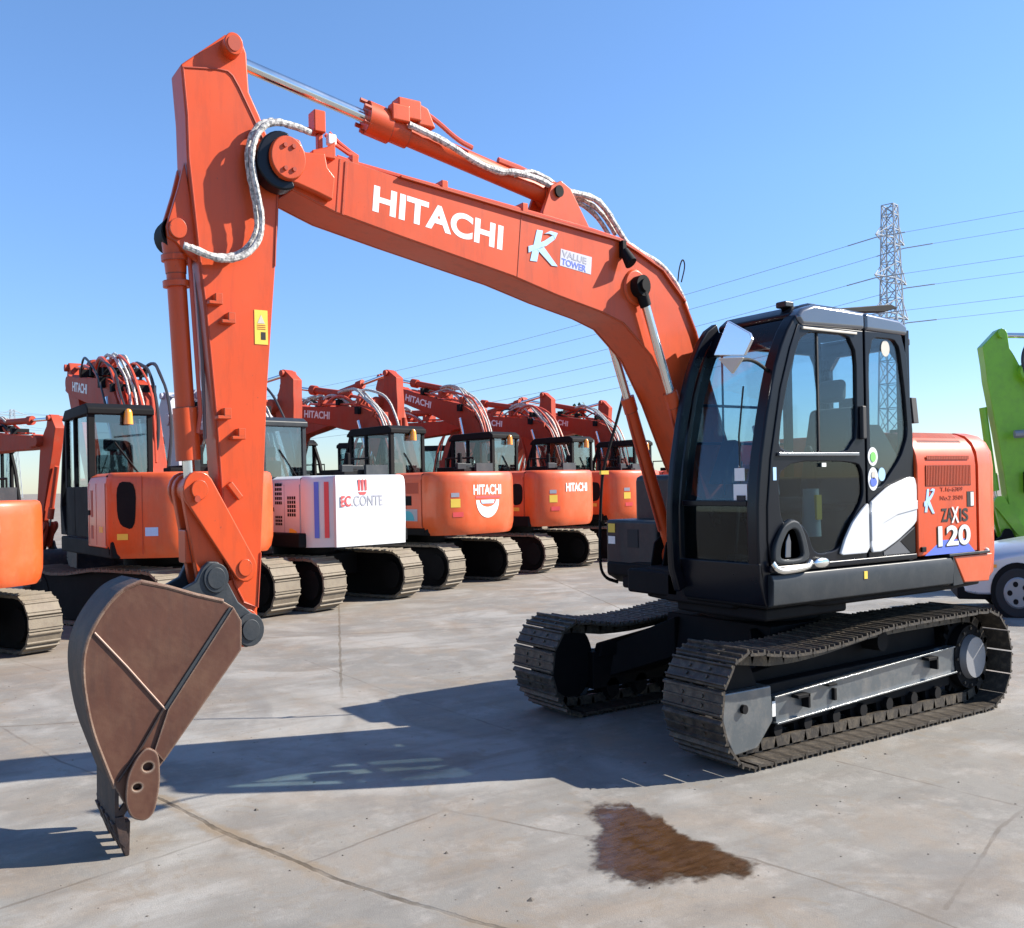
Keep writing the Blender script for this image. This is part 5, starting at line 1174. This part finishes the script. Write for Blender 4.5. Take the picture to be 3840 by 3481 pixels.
atn = N.new('ShaderNodeAttribute'); atn.attribute_name = 'edge'
n2 = N.new('ShaderNodeTexNoise'); n2.inputs['Scale'].default_value = 9; n2.inputs['Detail'].default_value = 10; n2.inputs['Roughness'].default_value = .68; L.new(tc.outputs['Object'], n2.inputs['Vector'])
ma = N.new('ShaderNodeMath'); ma.operation = 'MULTIPLY_ADD'; ma.inputs[1].default_value = 1.5; L.new(n2.outputs['Fac'], ma.inputs[0]); L.new(atn.outputs['Fac'], ma.inputs[2])
mr = N.new('ShaderNodeMapRange'); mr.interpolation_type = 'SMOOTHSTEP'; mr.inputs['From Min'].default_value = .98; mr.inputs['From Max'].default_value = 1.6; L.new(ma.outputs[0], mr.inputs['Value']); L.new(mr.outputs[0], b.inputs['Alpha'])
rg = N.new('ShaderNodeMapRange'); rg.inputs['From Min'].default_value = .4; rg.inputs['From Max'].default_value = .62; rg.inputs['To Min'].default_value = .06; rg.inputs['To Max'].default_value = .4; L.new(n2.outputs['Fac'], rg.inputs['Value']); L.new(rg.outputs[0], b.inputs['Roughness'])
M['wet'] = m
outline0 = [(2.870,1.185),(2.757,1.184),(2.721,1.320),(2.574,1.246),(2.703,1.564),(2.579,1.496),(2.696,1.680),(2.745,1.834),(2.758,1.975),(2.716,2.074),(2.757,2.213),(2.716,2.315),(2.766,2.427),(2.843,2.512),(2.951,2.474),(3.023,2.381),(3.147,2.395),(3.200,2.300),(3.346,2.304),(3.412,2.201),(3.454,2.065),(3.456,1.947),(3.318,1.800),(3.217,1.636),(3.093,1.576),(2.993,1.382)]
mxo = sum(p[0] for p in outline0)/len(outline0); myo = sum(p[1] for p in outline0)/len(outline0); outline = []
for k in range(40):   # star-shaped version of the measured outline
    a = 2*math.pi*k/40; dx, dy = math.cos(a), math.sin(a); best = .05
    for p, q in zip(outline0, outline0[1:]+outline0[:1]):
        ex, ey = q[0]-p[0], q[1]-p[1]; den = dx*ey-dy*ex
        if abs(den) < 1e-9: continue
        t = ((p[0]-mxo)*ey-(p[1]-myo)*ex)/den; u_ = ((p[0]-mxo)*dy-(p[1]-myo)*dx)/den
        if t > 0 and 0 <= u_ <= 1: best = max(best, t)
    outline.append((mxo+dx*best, myo+dy*best))
rnd = random.Random(3); pts = []
for i, a in enumerate(outline):
    c = outline[(i+1) % len(outline)]
    for j in range(3):
        t = j/3; d = math.hypot(c[0]-a[0], c[1]-a[1])+1e-6; q = .10*d if j else 0
        nx, ny = -(c[1]-a[1])/d, (c[0]-a[0])/d; w_ = rnd.uniform(-q, q); pts.append((a[0]+(c[0]-a[0])*t+nx*w_, a[1]+(c[1]-a[1])*t+ny*w_, .004))
cxm, cym = mxo, myo
rings = []; ev = []
for k, e in ((1.28, 0.0), (1.06, .40), (.90, .72), (.65, 1.0), (.3, 1.0)):
    for p in pts: rings.append((cxm+(p[0]-cxm)*k, cym+(p[1]-cym)*k, .004)); ev.append(e)
n = len(pts); fs = [(j*n+i, j*n+(i+1) % n, (j+1)*n+(i+1) % n, (j+1)*n+i) for j in range(4) for i in range(n)]
rings.append((cxm, cym, .004)); ev.append(1.0); fs += [(4*n+i, 4*n+(i+1) % n, 5*n) for i in range(n)]
g = MB(); g.add(rings, fs)
wo = g.obj('wet_patch', 'wet', None, smooth=0); at_ = wo.data.attributes.new('edge', 'FLOAT', 'POINT'); at_.data.foreach_set('value', ev); wo['kind'] = 'structure'; wo['label'] = 'dark brown wet patch on the concrete'

# loose grit on the concrete
rg_ = random.Random(11); g = MB()
for _ in range(500):
    d_ = rg_.uniform(2.6, 13)**1.0; u_ = rg_.uniform(-100, 2100); p = ray(u_, d_); r_ = rg_.uniform(.003, .009)*(1+(rg_.random() > .95)*1.2)
    a = rg_.uniform(0, 6.28); v = []
    for k in range(5):
        b_ = a+k*1.2566; v.append((p.x+r_*rg_.uniform(.7,1.3)*math.cos(b_), p.y+r_*rg_.uniform(.7,1.3)*math.sin(b_), .001))
    g.add(v+[(p.x, p.y, r_*rg_.uniform(.4,.9))], [(0,1,5),(1,2,5),(2,3,5),(3,4,5),(4,0,5)])
go2 = g.obj('gravel', 'grit', None, smooth=0); go2['kind'] = 'stuff'; go2['label'] = 'loose grit scattered on the concrete'

# ------------------------------------------------------------------ light, sky, camera
SUND = Vector((-1.5, .71, KZ)).normalized()
el = math.asin(SUND.z); az = math.atan2(SUND.x, SUND.y)
w = bpy.data.worlds.new('World'); S.world = w; w.use_nodes = True; nt = w.node_tree; bgn = nt.nodes['Background']
sky = nt.nodes.new('ShaderNodeTexSky'); sky.sky_type = 'NISHITA'; sky.sun_disc = False; sky.sun_elevation = el; sky.sun_rotation = az
sky.air_density = 1.0; sky.dust_density = .15; sky.ozone_density = 3.0; sky.altitude = 0
hs_ = nt.nodes.new('ShaderNodeHueSaturation'); hs_.inputs['Saturation'].default_value = 1.05; nt.links.new(sky.outputs[0], hs_.inputs['Color'])
# a clear dry winter sky: less white near the horizon, a fuller blue above
tcw = nt.nodes.new('ShaderNodeTexCoord'); sxw = nt.nodes.new('ShaderNodeSeparateXYZ'); nt.links.new(tcw.outputs['Generated'], sxw.inputs[0])
rpw = nt.nodes.new('ShaderNodeValToRGB'); nt.links.new(sxw.outputs[2], rpw.inputs['Fac']); cr_ = rpw.color_ramp; cr_.elements[0].position = 0; cr_.elements[0].color = (.66,.72,.84,1); cr_.elements[1].position = .55; cr_.elements[1].color = (1.0,1.10,1.20,1)
e_ = cr_.elements.new(.12); e_.color = (.70,.80,.98,1); e_ = cr_.elements.new(.30); e_.color = (.88,1.0,1.18,1)
mlw = nt.nodes.new('ShaderNodeMix'); mlw.data_type = 'RGBA'; mlw.blend_type = 'MULTIPLY'; mlw.inputs['Factor'].default_value = 1; nt.links.new(hs_.outputs[0], mlw.inputs['A']); nt.links.new(rpw.outputs[0], mlw.inputs['B'])
nt.links.new(mlw.outputs['Result'], bgn.inputs['Color']); bgn.inputs['Strength'].default_value = .09
sl = bpy.data.lights.new('sun', 'SUN'); sl.energy = 5.0; sl.angle = R(.53); sl.color = (1, .93, .82)
so = bpy.data.objects.new('sun', sl); COL.objects.link(so); so.rotation_euler = SUND.to_track_quat('Z', 'Y').to_euler(); so.location = (0,0,30)
cam = bpy.data.cameras.new('camera'); co = bpy.data.objects.new('camera', cam); COL.objects.link(co)
cam.sensor_width = 36; cam.lens = 36*1893.5554/2016; cam.shift_y = 39.1549/2016; cam.clip_end = 8000; cam.clip_start = .1
f = Vector((math.cos(R(-123.3923)), math.sin(R(-123.3923)), 0)); rt = Vector((f.y, -f.x, 0)); up = Vector((0,0,1)); r = R(-1.1317)
rt2 = rt*math.cos(r)+up*math.sin(r); up2 = -rt*math.sin(r)+up*math.cos(r)
mm = Matrix((rt2, up2, -f)).transposed().to_4x4(); mm.translation = Vector((6.6578, 6.0609, 2.0803)); co.matrix_world = mm
S.camera = co
S.view_settings.view_transform = 'Standard'; S.view_settings.look = 'None'; S.view_settings.exposure = 1.14; S.view_settings.gamma = 1
S.cycles.max_bounces = 8; S.cycles.transparent_max_bounces = 16; S.cycles.use_denoising = True
